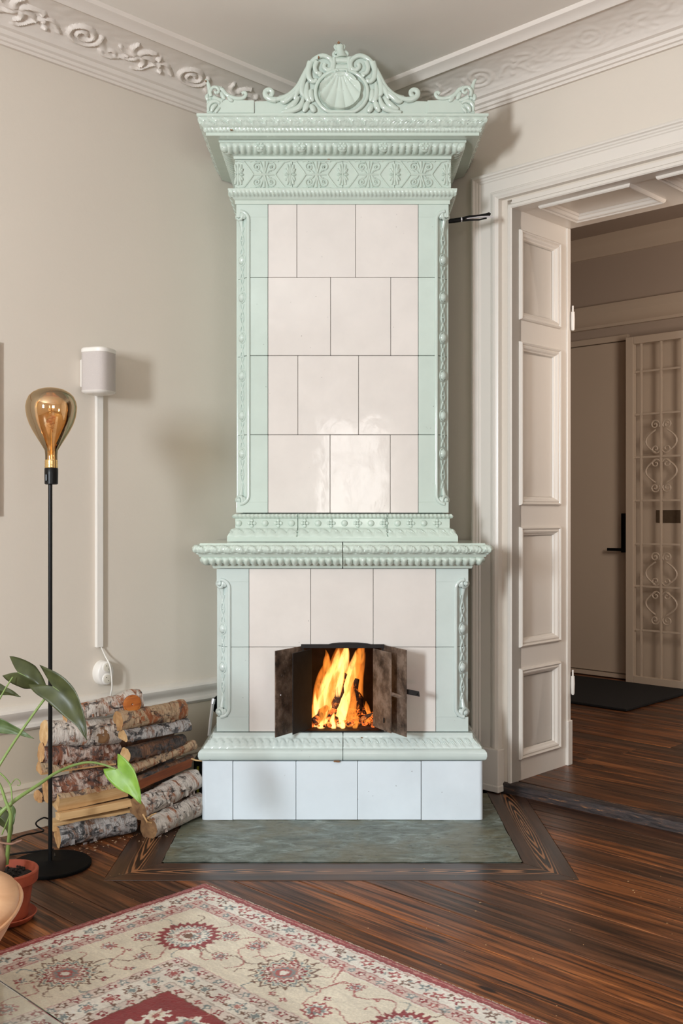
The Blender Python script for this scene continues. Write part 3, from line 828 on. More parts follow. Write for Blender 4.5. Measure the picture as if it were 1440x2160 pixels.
for sd, seam in (('L',565),('R',882)):
    for k in range(4):
        corner_tile(sd, UBH, UYF, ux(seam), zu[k], zu[k+1], CU, M_green, (.038 if k == 0 else 0, .045 if k == 3 else 0))
for sd, seam in (('L',525),('R',919)):
    for k in range(2):
        corner_tile(sd, LBH, LYF, lx(seam), zl[k], zl[k+1], CL, M_greenlo, (.050 if k == 0 else 0, .045 if k == 1 else 0))
# corner relief: framing roll, volutes, domed rosettes and crossed straps
def corner_relief(side, half, yf, ztop, zbot, beads, c, mat):
    s = -1 if side == 'L' else 1; xe = XC + s*half
    A = Vector((xe - s*c, yf, 0)); B = Vector((xe, yf+c, 0)); M_ = (A+B)/2; nrm = Vector((s*.707, -.707, 0)); tan = Vector((s*.707, .707, 0))
    mb = MB()
    xr_ = xe - s*(c+.004); pts = []
    R_ = .030
    for t in np.linspace(0, math.pi/2, 8): pts.append((xr_ + s*R_*(1-math.sin(t)), yf-.001, ztop - R_*0 + R_*0 - (R_ - R_*math.cos(t-math.pi/2+math.pi/2))*0 + R_*(math.cos(t))*0))
    pts = [Vector((xr_ + s*(R_ - R_*math.sin(t)), yf - .001, ztop - R_ + R_*math.cos(t))) for t in np.linspace(0, math.pi/2, 8)]
    pts += [Vector((xr_, yf-.001, ztop - R_ - (ztop-zbot-2*R_)*k/10)) for k in range(1, 10)]
    pts += [Vector((xr_ + s*(R_ - R_*math.cos(t)), yf - .001, zbot + R_ - R_*math.sin(t))) for t in np.linspace(0, math.pi/2, 8)]
    mb.tube(pts, .0065, 10, squash=(1,.8,1))
    # back roll on the flank
    mb.tube([B + Vector((s*-.001, .004, z)) for z in np.linspace(zbot+.02, ztop-.02, 6)], .005, 8)
    for z, sg in ((ztop-.014, 1), (zbot+.014, -1)):       # volutes
        c0 = M_ + nrm*.006 + Vector((0,0,z))
        sp = [c0 + tan*(p[0]) + Vector((0,0,p[1]*sg)) + nrm*(.004+.010*p[2]) for p in spiral(0,0,.018,1.6,math.pi*.5,1,24)]
        mb.tube(sp, [.0065-.002*i/23 for i in range(24)], 8)
        mb.ball(c0 + nrm*.012, (.008,.008,.008), 12, 8)
        mb.ball(c0 + nrm*.002 + tan*.013, (.012,.012,.013), 12, 8)
        mb.ball(c0 + nrm*.000 - tan*.016, (.010,.008,.013), 12, 8)
        mb.tube([c0 + Vector((0,0,sg*.012)) + tan*(-.01), c0 + Vector((0,0,sg*.026)), c0 + Vector((0,0,sg*.034)) + tan*.006], [.006,.005,.002], 8)
        mb.tube([c0 + Vector((0,0,-sg*.016)), c0 + Vector((0,0,-sg*.04)) - nrm*.004, c0 + Vector((0,0,-sg*.058)) - nrm*.004], [.009,.006,.002], 8)
    for z in beads:                                        # ribbed domes
        c0 = M_ + Vector((0,0,z)); P = []
        for i in range(7):
            ph = i/6*math.pi/2; row = []
            for k in range(25):
                th = 2*math.pi*k/24; rr = .0145*math.cos(ph)*(1+.06*math.cos(8*th))
                row.append(c0 + nrm*(.013*math.sin(ph)) + tan*rr*math.cos(th) + Vector((0,0,rr*1.15*math.sin(th))))
            P.append(row)
        db = MB().grid(P)
        db.tube([c0 + nrm*.001 + tan*.0165*math.cos(t) + Vector((0,0,.019*math.sin(t))) for t in np.linspace(0,2*math.pi,20)[:-1]], .0028, 6, closed=True)
        db.build('rosette', mat, stove, smooth=50)
    zs = [zbot+.03] + sorted(beads) + [ztop-.03]
    for a_, b_ in zip(zs[:-1], zs[1:]):
        m0, m1 = a_+.024, b_-.024; mid = (m0+m1)/2; hh = (m1-m0)/2
        if hh < .012: continue
        for sg in (-1, 1):
            mb.tube([M_ + Vector((0,0,mid+hh*t)) + tan*sg*.0085*math.cos(t*math.pi*1.0)*(1 if True else 0) + nrm*.0015 for t in np.linspace(-1,1,15)], [.0018+.0018*abs(math.sin(i*math.pi/4)) for i in range(15)], 6)
        for t in (-.55,.55): mb.ball(M_ + Vector((0,0,mid+hh*t)) + nrm*.001, (.0042,.0042,.008), 8, 6)
        mb.ball(M_ + Vector((0,0,mid)) + nrm*.001, (.0045,.0045,.0045), 8, 6)
    mb.build('corner_relief', mat, stove, smooth=50, kind='stuff')
bu = [Z(y, UYF+.02) for y in (549,628,713,793,877,957)]; bl = [Z(y, LYF+.02) for y in (1326,1407)]
for sd in 'LR':
    corner_relief(sd, UBH, UYF, Z(446,UYF), Z(1063,UYF), bu, CU, M_green)
    corner_relief(sd, LBH, LYF, Z(1223,LYF), Z(1512,LYF), bl, CL, M_greenlo)

# cornices
moulding('base_cornice', LBH, LYF, [(.020,.2065),(.048,.2075),(.054,.213),(.057,.224),(.056,.236),(.050,.244),(.040,.247),(.038,.251),(.030,.258),(.020,.268),(.014,.278),(.0125,.284),(.012,.2945),(-.03,.2955)],
         leafwave(.249,.277,.0265,.0065,.5), M_greenlo, seams=(.0014,))
moulding('shelf_cornice', LBH, LYF, [(-.02,.8625),(.010,.863),(.013,.871),(.015,.876),(.020,.879),(.036,.886),(.045,.896),(.047,.903),(.053,.905),(.055,.911),(.060,.914),(.060,.918),(.066,.922),(.069,.930),(.063,.939),(.053,.944),(.050,.951),(-.11,.952)],
         addp(gadroon(.877,.903,.0235,.012), leafwave(.917,.943,.045,.010,1.2)), seams=(.0005,))
moulding('plinth_cornice', UBH, UYF, [(-.02,.9525),(.0296,.953),(.0296,.971),(.027,.975),(.018,.984),(.010,.996),(.006,1.000),(.003,1.003),(.003,1.034),(.007,1.036),(.012,1.043),(.008,1.050),(-.02,1.0545)],
         addp(leafwave(.974,.998,.038,.007,.8), rope(1.036,1.051,.0145,.005)), seams=(-.16,.16))
moulding('architrave_cornice', UBH, UYF, [(-.02,2.1585),(.004,2.159),(.004,2.172),(.010,2.177),(.014,2.184),(.020,2.189),(.025,2.196),(.027,2.203),(.027,2.208),(-.02,2.209)],
         rope(2.183,2.200,.0145,.006))
moulding('egg_cornice', UBH, UYF, [(-.02,2.3185),(.008,2.319),(.009,2.328),(.015,2.331),(.019,2.335),(.034,2.342),(.046,2.352),(.052,2.359),(.056,2.361),(.056,2.368),(.02,2.3685)],
         addp(gadroon(2.332,2.358,.0235,.012)))
moulding('crown_cornice', UBH, UYF, [(.03,2.369),(.0957,2.3695),(.0957,2.380),(.099,2.383),(.102,2.390),(.104,2.394),(.108,2.402),(.112,2.414),(.119,2.424),(.1245,2.428),(.1245,2.436),(-.35,2.4365)],
         addp(rope(2.381,2.391,.0135,.005), leafwave(2.394,2.424,.043,.009,1.0)))
# rosettes on the egg cornice
for k in range(-3, 4):
    x = XC + k*.1455
    if abs(x) > UBH+.03: continue
    mb = MB()
    mb.ball((x, UYF-.040, 2.347), (.019,.013,.016), 14, 8)
    for q in range(6):
        a_ = q*math.pi/3; mb.ball((x+.011*math.cos(a_), UYF-.050, 2.350+.009*math.sin(a_)), (.007,.006,.006), 8, 5)
    mb.build('rosette', M_relief, stove, smooth=True)
for s in (-1,1):
    MB().ball((XC+s*(UBH+.036), UYF-.036, 2.348), (.018,.018,.016), 12, 8).build('rosette', M_relief, stove, smooth=True)
# flowers and domes on the plinth band
mb = MB(); nn_ = 0
px0 = 503.0
for k in range(17):
    px = 503 + k*27.9; x = X(px, 3.617)
    if x > XC+UBH+.004: break
    mb = MB()
    if k % 2 == 0: mb.ball((x, UYF-.004, 1.0185), (.0120,.008,.0115), 14, 8).build('dome', M_relief, stove, smooth=True)
    else:
        for q in range(4):
            a_ = q*math.pi/2; mb.ball((x+.0095*math.cos(a_), UYF-.004, 1.0185+.0095*math.sin(a_)), (.0068,.006,.0068), 8, 6)
        mb.ball((x, UYF-.008, 1.0185), (.005,.005,.005), 8, 6); mb.build('flower', M_relief, stove, smooth=True)

# frieze panels with scroll relief
zf0, zf1 = 2.2095, 2.318; yfz = UYF-.005
edges_ = [-(UBH+.005), X(617,UYF), X(723,UYF), X(832,UYF), UBH+.005+2*XC]
for a_, b_ in zip(edges_[:-1], edges_[1:]):
    tile(a_+ (XC if a_ < -.35 else 0), b_, zf0, zf1, yfz, M_relief, th=.05, name='frieze_tile', g=.0006)
for s in (-1,1):
    xe = XC+s*(UBH+.005); MB().box(min(xe,xe-s*.03), max(xe,xe-s*.03), yfz+.051, (ywL if s<0 else ywR)(xe), zf0, zf1).build('frieze_tile', M_relief, stove, bevel=.002)
mb = MB(); zc = (zf0+zf1)/2; H2 = (zf1-zf0)/2; PER = X(831,UYF)-X(721,UYF)
def fz(x, z, d=0): return Vector((x, yfz - .0012 - d, z))
def ftube(pts, r, d=.0):
    pts = [p for p in pts if abs(p[0]-XC) < UBH+.004]
    if len(pts) > 1: mb.tube([fz(p[0], p[1], d) for p in pts], r*1.2 if not hasattr(r,'__len__') else [q*1.25 for q in r[:len(pts)]], 6, squash=(1,1.1,1))
for k in range(-3, 4):
    cx_ = XC + .0005 + k*PER
    # pointed oval medallion
    for s in (-1,1):
        for sg in (-1,1):
            ftube([(cx_ + s*(.020+.020*math.sin(t*math.pi/2)*1.0 + .014*t**3), zc + sg*H2*.86*(1-t)**.8) for t in np.linspace(0,1,14)], .0026)
            ftube([(cx_ + s*(.004+.018*t), zc + sg*H2*(.9-.08*t)) for t in np.linspace(0,1,4)], .0026)
        for q in range(5):
            a_ = -1.1 + q*.55; ftube([(cx_ + s*(.004+.016*t*math.cos(a_)), zc + H2*.75*t*math.sin(a_)) for t in np.linspace(.1,1,6)], [.0022+.0022*math.sin(math.pi*i/5) for i in range(6)])
    ftube([(cx_, zc + H2*.7*t) for t in np.linspace(-1,1,6)], .0032)
    # four scrolls round the node between medallions
    nx_ = cx_ + PER/2
    ftube([(nx_ + PER*.22*t, zc) for t in np.linspace(-1,1,8)], [.0015+.003*(1-abs(t)) for t in np.linspace(-1,1,8)])
    ftube([(nx_, zc + H2*.85*t) for t in np.linspace(-1,1,8)], [.0036-.0016*(1-abs(t)) for t in np.linspace(-1,1,8)])
    for s in (-1,1):
        for sg in (-1,1):
            path = [(nx_ + s*(.002+.012*t), zc + sg*(.004+H2*.74*t**.8)) for t in np.linspace(0,1,6)]
            sp = [(nx_ + s*(p[0]), zc + sg*p[1]) for p in spiral(.026, H2*.50, .0165, 1.35, math.pi*.68, -1, 20)]
            ftube(path + sp, .0025, .0006)
            ftube([(nx_+s*.026, zc+sg*H2*.50), (nx_+s*.027, zc+sg*H2*.50)], .0042, .002)
            ftube([(nx_+s*(.010+.016*t), zc+sg*(.004+.010*math.sin(t*2.4))) for t in np.linspace(0,1,6)], [.0028,.003,.003,.0026,.002,.001])
            ftube([(nx_+s*(.030+.020*t), zc+sg*H2*(.84+.06*math.sin(t*3))) for t in np.linspace(0,1,6)], .0022)
ftube([(x, zf1-.004) for x in np.linspace(-.38,.385,40)], .0022); ftube([(x, zf0+.004) for x in np.linspace(-.38,.385,40)], .0022)
mb.build('frieze_relief', M_relief, stove, smooth=55, kind='stuff')

# cresting --------------------------------------------------------------------------------------
YC = 3.505
def cp(px, py, d=0.0): return Vector((X(px,YC), YC - d, Z(py,YC)))
def mir(pts, c=718.0): return [(2*c - p[0],) + tuple(p[1:]) for p in pts]
P1 = YC/F
outl_L = [(537,240),(537,214),(577,213),(590,207),(608,199),(622,184),(634,162),(646,140),(658,124),(672,118),(690,118),(700,119)]
poly = [(X(p[0],YC), Z(p[1]-.6,YC)) for p in outl_L + [(2*720-p[0],p[1]) for p in reversed(outl_L)]]
mb = MB(); mb.slab_xz(poly, YC, YC+.040)
ped = mb.build('crest', M_relief, stove, bevel=.002)
mb = MB()
def ct(pts, r, d=0.0, n=10, sq=(1,1,1), dd=None):
    """pts: pixels; r: radius in px, scalar or list"""
    rr = [x*P1 for x in r] if hasattr(r,'__len__') else r*P1
    q = [cp(p[0], p[1], (d if dd is None else dd[i])) for i, p in enumerate(pts)]
    mb.tube(q, rr, n, squash=sq)
def smoothp(pts, n=5):
    out = []
    m_ = len(pts)
    for i in range(m_-1):
        p0, p1, p2, p3 = pts[max(0,i-1)], pts[i], pts[i+1], pts[min(m_-1,i+2)]
        for k in range(n):
            t = k/n
            out.append(tuple(.5*((2*p1[j]) + (-p0[j]+p2[j])*t + (2*p0[j]-5*p1[j]+4*p2[j]-p3[j])*t*t + (-p0[j]+3*p1[j]-3*p2[j]+p3[j])*t**3) for j in range(2)))
    out.append(tuple(pts[-1][:2])); return out
def lin_r(a, b, n): return [a+(b-a)*i/(n-1) for i in range(n)]
def both(pts, r0, r1, d=0.0, sm=True, bulge=False, ddr=None):
    r0 *= 1.22; r1 *= 1.22
    for s in (0, 1):
        q = [((1440-p[0]) if s else p[0], p[1]) for p in pts]
        q = smoothp(q) if sm else q
        rr = lin_r(r0, r1, len(q))
        if bulge: rr = [r0*(.35+.65*math.sin(math.pi*(i+.6)/(len(q)+.2))) for i in range(len(q))]
        dd = None if ddr is None else lin_r(ddr[0], ddr[1], len(q))
        ct(q, rr, d, dd=dd, sq=(1,.75,1))
# big S arms with a lower curl and an upper volute
both([(580,212),(596,208),(612,200),(628,184),(640,162),(652,140),(664,126),(680,119),(694,124),(701,134),(699,146),(690,149),(683,143),(685,136)], 4.5, 4.0, .006)
both([(582,212),(572,211),(561,204),(560,195),(567,191),(574,195),(573,202),(568,203)], 5.5, 3.6, .006)
both([(590,210),(606,205),(622,194),(634,176)], 7.0, 5.5, .000)
both([(668,132),(664,145),(668,156),(676,158),(672,164)], 4.5, 3.0, .010)
both([(655,133),(650,150),(652,166),(660,174),(668,170)], 6.0, 3.5, .008)
# acanthus leaf lobes
for pts in ([(648,150),(640,170),(636,186),(638,200),(646,206)], [(642,170),(632,186),(624,200),(622,212)], [(634,184),(624,196),(612,206),(600,216),(592,214)],
            [(648,176),(646,196),(650,212),(655,218)], [(640,206),(636,220),(628,230),(612,236),(594,238)], [(650,214),(646,226),(640,238)], [(655,222),(660,232),(664,239)],
            [(630,206),(622,218),(610,228),(600,232)], [(656,190),(655,204),(660,216)]):
    both(pts, 5.6, 3.0, .007, bulge=True)
# neck between volutes and finial
ct(smoothp([(704,124),(704,136),(702,150)]), 5, .004); ct(smoothp([(736,124),(736,136),(738,150)]), 5, .004)
MBx = MB(); 
ct([(705,128),(720,127),(735,128)], 7, .0, sq=(1,.8,1)); ct([(706,142),(720,143),(734,142)], 8, -.002, sq=(1,.7,1))
ct(smoothp([(714,152),(708,150),(707,156),(713,161),(724,161),(731,156),(730,150),(724,151)]), 2.6, .010)
ct([(720,121),(719,112),(717,104),(716,97),(715,90)], [14,10,8,10.5,6], -.010, 12)
for s in (-1,1):
    c0 = 718
    ct(smoothp([(c0+s*3,118),(c0+s*11,117),(c0+s*15,112),(c0+s*11,107),(c0+s*8,111)]), 3.6, -.010)
    ct(smoothp([(716+s*2,102),(716+s*7,101),(716+s*10,96),(716+s*8,93)]), [3.4]*10+[2.6]*6 if False else 3.2, -.010)
ct([(716,96),(714,90),(714,87.5)], [4.5,4,1.5], -.010)
# shell
ccx, ccy, rx_, rz_ = 717, 194, 45, 40.5; hx, hy = 717, 158
P = []
NR, NA = 22, 220
for i in range(NR+1):
    rho = i/NR; row = []
    for k in range(NA+1):
        th = 2*math.pi*k/NA
        ux_, uy_ = math.cos(th), math.sin(th)
        px = ccx + rho*rx_*ux_; py = ccy + rho*rz_*uy_
        ah = math.atan2(px-hx, (py-hy)+9)                # angle about the hinge
        rib = abs(math.cos(ah*11)); dist = min(1, math.hypot(px-hx, py-hy)/22)
        sc_ = 1 + .035*(abs(math.cos(ah*11)) - .5)*min(1, rho*1.3)
        px = ccx + rho*rx_*ux_*sc_; py = ccy + rho*rz_*uy_*sc_
        lip = math.exp(-((rho-.95)/.05)**2)
        d = .004 + .010*rho**2 + .0075*rib**.7*dist*(.25+.75*rho) + .003*lip
        if i == NR: d = .0
        row.append(cp(px, py, d))
    P.append(row)
MB().grid(P).build('shell', M_relief, stove, smooth=60)
ring = [(720 + 55*math.cos(t), 196 + 47*math.sin(t)) for t in np.linspace(0, 2*math.pi, 60)[:-1]]
mb.tube([cp(p[0], min(p[1], 237), .006) for p in ring], 4.2*P1, 10, closed=True, squash=(1,.9,1))
mb.build('crest_relief', M_relief, stove, smooth=60, kind='stuff')
# side crest pieces with upright leaf
for s in (0, 1):
    def mx_(p): return ((1437-p[0]) if s else p[0], p[1])
    ol = [mx_(p) for p in [(436,240),(436,212),(440,205),(455,205),(480,212),(536,213),(536,240)]]
    if s: ol = ol[::-1]
    mb = MB(); mb.slab_xz([(X(p[0],YC), Z(p[1]-.6,YC)) for p in ol], YC-.005, YC+.035)
    o1 = mb.build('side_crest', M_relief, stove, bevel=.002)
    mb = MB()
    def one(pts, r0, r1, d=.0, bulge=False):
        q = smoothp([mx_(p) for p in pts]); rr = lin_r(r0, r1, len(q))
        if bulge: rr = [r0*(.35+.65*math.sin(math.pi*(i+.6)/(len(q)+.2))) for i in range(len(q))]
        ct(q, rr, d, sq=(1,.8,1))
    one([(442,212),(443,198),(441,184),(437,172),(433,168)], 7.0, 2.2, .0)
    one([(446,206),(444,196),(450,187),(459,188),(462,195),(457,199),(453,195)], 4.0, 3.0, .010)
    one([(456,186),(468,190),(477,200),(488,206),(502,209),(514,207),(519,200),(515,196),(510,199)], 5.0, 3.6, .004)
    one([(466,196),(470,204),(474,212)], 5.0, 3.0, .006, True); one([(480,204),(486,212),(492,215)], 4.5, 3.0, .006, True)
    one([(438,214),(437,206),(439,200)], 4.6, 3.0, .006, True)
    one([(440,236),(440,226),(446,217),(456,215),(464,220)], 5.0, 3.0, .006, True); one([(446,238),(450,228),(458,222)], 5.2, 3.0, .008, True); one([(454,240),(458,234),(464,228)], 4.0, 2.4, .006, True)
    one([(450,206),(458,210),(470,214)], 6, 4, .003)
    mb.build('side_crest_relief', M_relief, stove, smooth=60, kind='stuff')

M_chip = plain('bare_clay', srgb(132,96,66), .9, 0, .5, 90, .2)
for (px, py, Y, w_, h_) in ((488,274,UYF-.112,.005,.0018),(763,1556,LYF-.013,.005,.0018),(712,1606,LYF-.055,.011,.0035),(819,1166,LYF-.068,.004,.002),(706,1606,LYF-.056,.006,.003),(902,1163,LYF-.068,.006,.0015),(693,336,UYF-.006,.005,.002),(672,121,YC-.012,.004,.004),(434,171,YC-.008,.003,.003),(714,90,YC-.004,.005,.004)):
    cc = W(px,py,Y); rc = random.Random(px); P = [(cc.x+w_*math.cos(t)*rc.uniform(.6,1.1), cc.z+h_*math.sin(t)*rc.uniform(.6,1.2)) for t in np.linspace(0,2*math.pi,11)[:-1]]
    MB().slab_xz(P, cc.y-.0025, cc.y+.004).build('glaze_chip', M_chip, stove)
# fire doors -------------------------------------------------------------------------------------
def leaf_plate(name, p0, p1, z0, z1, th, mat, parent=None, holes=None):
    p0 = Vector((p0[0],p0[1],0)); p1 = Vector((p1[0],p1[1],0)); d = (p1-p0).normalized(); n = Vector((-d.y, d.x, 0))*th/2
    mb = MB().prism([(p0+n)[:2], (p1+n)[:2], (p1-n)[:2], (p0-n)[:2]], z0, z1)
    return mb.build(name, mat, parent or stove, bevel=.0012, org=ORG[stove.name])
hingeL = (OX0-.003, LYF-.006); hingeR = (OX1+.004, LYF-.006)
Yd = 3.375
dl = leaf_plate('iron_door', hingeL, (X(580,Yd), Yd), Z(1556,Yd), Z(1373,Yd), .004, M_iron)
dli = leaf_plate('inner_door', (X(657,3.50), LYF-.010), (X(617,3.385), 3.385), Z(1550,3.385), Z(1378,3.385), .003, M_irond)
dr = leaf_plate('iron_door', hingeR, (X(857,Yd), Yd), Z(1555,Yd), Z(1371,Yd), .004, M_iron)
dri = leaf_plate('inner_door', (X(787,3.50), LYF-.010), (X(825,3.385), 3.385), Z(1547,3.385), Z(1377,3.385), .003, M_iron)
mb = MB()
mb.box(X(635,LYF), X(810,LYF), LYF-.016, LYF+.03, Z(1366,LYF), Z(1358.5,LYF))
arc = [(X(p,LYF), Z(y,LYF)) for p, y in ((690,1359),(700,1356.5),(715,1355),(735,1354.5),(755,1355),(775,1357),(786,1359))]
mb.slab_xz(arc, LYF-.014, LYF-.001)
mb.box(X(635,LYF), X(641,LYF), LYF-.010, LYF+.03, .298, Z(1364,LYF)); mb.box(X(804,LYF), X(810,LYF), LYF-.010, LYF+.03, .298, Z(1364,LYF))
mb.box(X(641,LYF), X(804,LYF), LYF-.006, LYF+.03, .2965, .3005)
mb.build('door_frame', M_irond, stove, bevel=.001)
# latch bar, catch, knob, air hole
mb = MB()
a_ = Vector((X(826,3.385),3.385,Z(1464,3.385))); b_ = Vector((X(857,3.40),3.40,Z(1473,3.40)))
mb.tube([a_, b_], .005, 6, squash=(1,1,1.4)); mb.tube([b_+Vector((-.012,-.004,0)), b_+Vector((-.012,-.004,.008)), b_+Vector((0,-.004,.006))], .002, 6)
mb.build('latch_bar', M_iron, stove)
mb = MB(); c0 = W(871, 1461, 3.39)
mb.add([c0+Vector((-.024,0,.012)), c0+Vector((.020,-.004,.004)), c0+Vector((.022,-.004,-.013)), c0+Vector((-.022,0,-.005)), c0+Vector((-.024,.005,.012)), c0+Vector((.020,.001,.004)), c0+Vector((.022,.001,-.013)), c0+Vector((-.022,.005,-.005))],
       [(0,1,2,3),(7,6,5,4),(0,4,5,1),(1,5,6,2),(2,6,7,3),(3,7,4,0)])
mb.ball(c0+Vector((.012,-.005,-.004)), .0028, 8, 6)
mb.build('latch_catch', M_irond, stove)
MB().ball(W(590.5,1466,3.392)+Vector((.002,-.002,0)), .0025, 10, 6).build('rivet', M_chrome, stove, smooth=True)
MB().ball(W(811,1519,3.42)+Vector((-.003,-.004,0)), (.003,.004,.010), 12, 8).build('air_hole', M_subfloor, stove, smooth=True)
# damper lever at the right flank
mb = MB(); YL = 3.72
def lp(px, py, dy=0): return Vector((X(px,YL+dy), YL+dy, Z(py,YL+dy)))
lv = thing('damper_lever', 'black forked damper lever sticking out beside the doorway casing', 'lever', lp(947,466))
mb.tube([lp(936,467.5), lp(957,465.5), lp(974,463)], [.0085,.0085,.0085], 10)
mb.build('grip', M_black, lv)
mb = MB()
mb.tube([lp(974,461), lp(990,456.5), lp(1010,454.5), lp(1024,452.5), lp(1031,451.5), lp(1034,453)], [.005,.004,.0035,.0045,.007,.005], 8)
mb.tube([lp(974,465), lp(990,464), lp(1010,463.5), lp(1026,460)], [.005,.0035,.003,.003], 8)
mb.build('fork', M_black, lv, smooth=True)
mb = MB(); mb.tube([lp(971.5,463.2), lp(974,463)], .0092, 10); mb.tube([lp(984,461), lp(1008,458), lp(1030,457), lp(1040,458)], [.002,.003,.004,.002], 8); mb.build('metal_fitting', M_chrome, lv, smooth=True)

# ================================================================== FIRE
FY0 = 3.60
def burn_log(a_, b_, r_, label):
    a_ = Vector(a_); b_ = Vector(b_); t = thing('burning_log', label, 'firewood', a_, group='logs burning inside the stove')
    pts = [a_ + (b_-a_)*i/8 for i in range(9)]
    m_ = MB(); m_.tube([p+Vector((.003*math.sin(i*1.3+a_.x*90),0,0)) for i,p in enumerate(pts)], [r_*(1+.35*mnoise.noise(Vector((i*1.7, a_.x*30, 0))))*(1-.45*max(0,(i-5)/3)) for i in range(9)], 9)
    m_.build('charred_wood', M_burn, t, smooth=40)
    e_ = MB(); e_.tube([a_ + (b_-a_)*(.02+.25*i/4) + Vector((0,-.002,0)) for i in range(5)], r_*1.02, 9, cap=False); e_.build('glowing_edge', M_ember, t, smooth=True)
def FP(px, py, Y): return W(px, py, Y)
zf = OZ0+.006
def floor_pt(px, Y, r=.012): return (X(px,Y), Y, zf + r)
burn_log(floor_pt(694,3.585), W(728,1420,3.63), .015, 'charred log leaning right in the middle of the flames')
burn_log(floor_pt(664,3.57), W(688,1490,3.62), .015, 'short charred log at the left of the fire')
burn_log(floor_pt(740,3.62), W(752,1432,3.66), .016, 'tall charred log standing right of the flames')
burn_log(floor_pt(712,3.585), W(694,1503,3.60), .009, 'thin charred stick crossing low before the fire')
burn_log(floor_pt(740,3.57,.010), W(790,1505,3.60), .008, 'thin dark stick slanting at the lower right of the fire')
burn_log(floor_pt(762,3.68), W(756,1462,3.72), .016, 'dark upright log behind the thin stick in the fire')
em = MB(); rr = random.Random(2)
for i in range(150):
    x = rr.uniform(OX0+.02, OX1-.02); y = rr.uniform(3.545, 3.80); s_ = rr.uniform(.004,.010)
    em.ball((x, y, zf + s_*.5 + max(0, .014*(1-abs(x)/.13))*rr.random()), (s_*rr.uniform(.8,1.5), s_, s_*.8), 6, 4)
tag(em.build('ember_bed', M_ember, None), 'bed of glowing embers on the floor of the fire chamber', 'embers', kind='stuff')
fire = thing('flames', 'tall orange and yellow flames rising inside the stove', 'fire', (X(712,3.68), 3.68, zf))
def flame(px0, px1, y0, y1, Y, rpx, mat, seed, wob=6):
    r_ = random.Random(seed); n = 22; pts = []; rad = []
    for i in range(n):
        t = i/(n-1); px = px0 + (px1-px0)*t + wob*math.sin(t*5 + seed)*t; py = y0 + (y1-y0)*t
        pts.append(W(px, py, Y)); rad.append(rpx*Y/F*(math.sin(math.pi*min(1,(.12+.88*t))**.75)**.9*(1-.25*t)+.03))
    m_ = MB(); m_.tube(pts, rad, 16, squash=(1,.8,1)); m_.build('flame', mat, fire, smooth='all')
flame(706,716,1535,1366,3.700,30,M_fl_core,1,5); flame(682,700,1525,1395,3.66,20,M_fl_core,2,8); flame(728,744,1530,1372,3.72,24,M_fl_core,3,6)
flame(672,690,1520,1430,3.62,14,M_fl_core,4,5); flame(716,738,1538,1420,3.600,11,M_fl_core,5,6); flame(700,696,1538,1470,3.590,8,M_fl_core,6,3)
flame(715,725,1535,1350,3.76,46,M_fl_out,7,8); flame(668,690,1530,1385,3.69,18,M_fl_out,8,9); flame(742,762,1535,1375,3.77,22,M_fl_out,9,8)
flame(690,722,1530,1380,3.64,22,M_fl_out,10,10); flame(768,772,1535,1478,3.74,14,M_fl_out,11,3); flame(736,748,1535,1440,3.60,10,M_fl_out,12,5)
flame(664,668,1535,1455,3.60,9,M_fl_core,13,4); flame(722,718,1538,1490,3.575,8,M_fl_core,14,3); flame(672,694,1538,1512,3.57,9,M_fl_core,15,2)
flame(756,764,1400,1352,3.78,12,M_fl_out,16,3)
for q, (a0_, a1_, y0_, y1_, Y_, r__, mt_) in enumerate(((676,684,1536,1448,3.575,8,M_fl_out),(688,706,1530,1404,3.59,9,M_fl_out),(704,700,1538,1500,3.56,7,M_fl_core),(730,744,1500,1398,3.60,9,M_fl_out),(712,724,1470,1384,3.60,8,M_fl_core),(748,752,1537,1496,3.565,7,M_fl_out),(742,766,1440,1372,3.70,9,M_fl_out),(660,662,1520,1478,3.58,5,M_fl_out),(776,778,1537,1500,3.66,9,M_fl_out),(694,684,1420,1370,3.68,10,M_fl_out),(720,730,1420,1352,3.66,13,M_fl_core),(724,716,1537,1512,3.55,6,M_fl_core))):
    flame(a0_, a1_, y0_, y1_, Y_, r__, mt_, 20+q, 4)

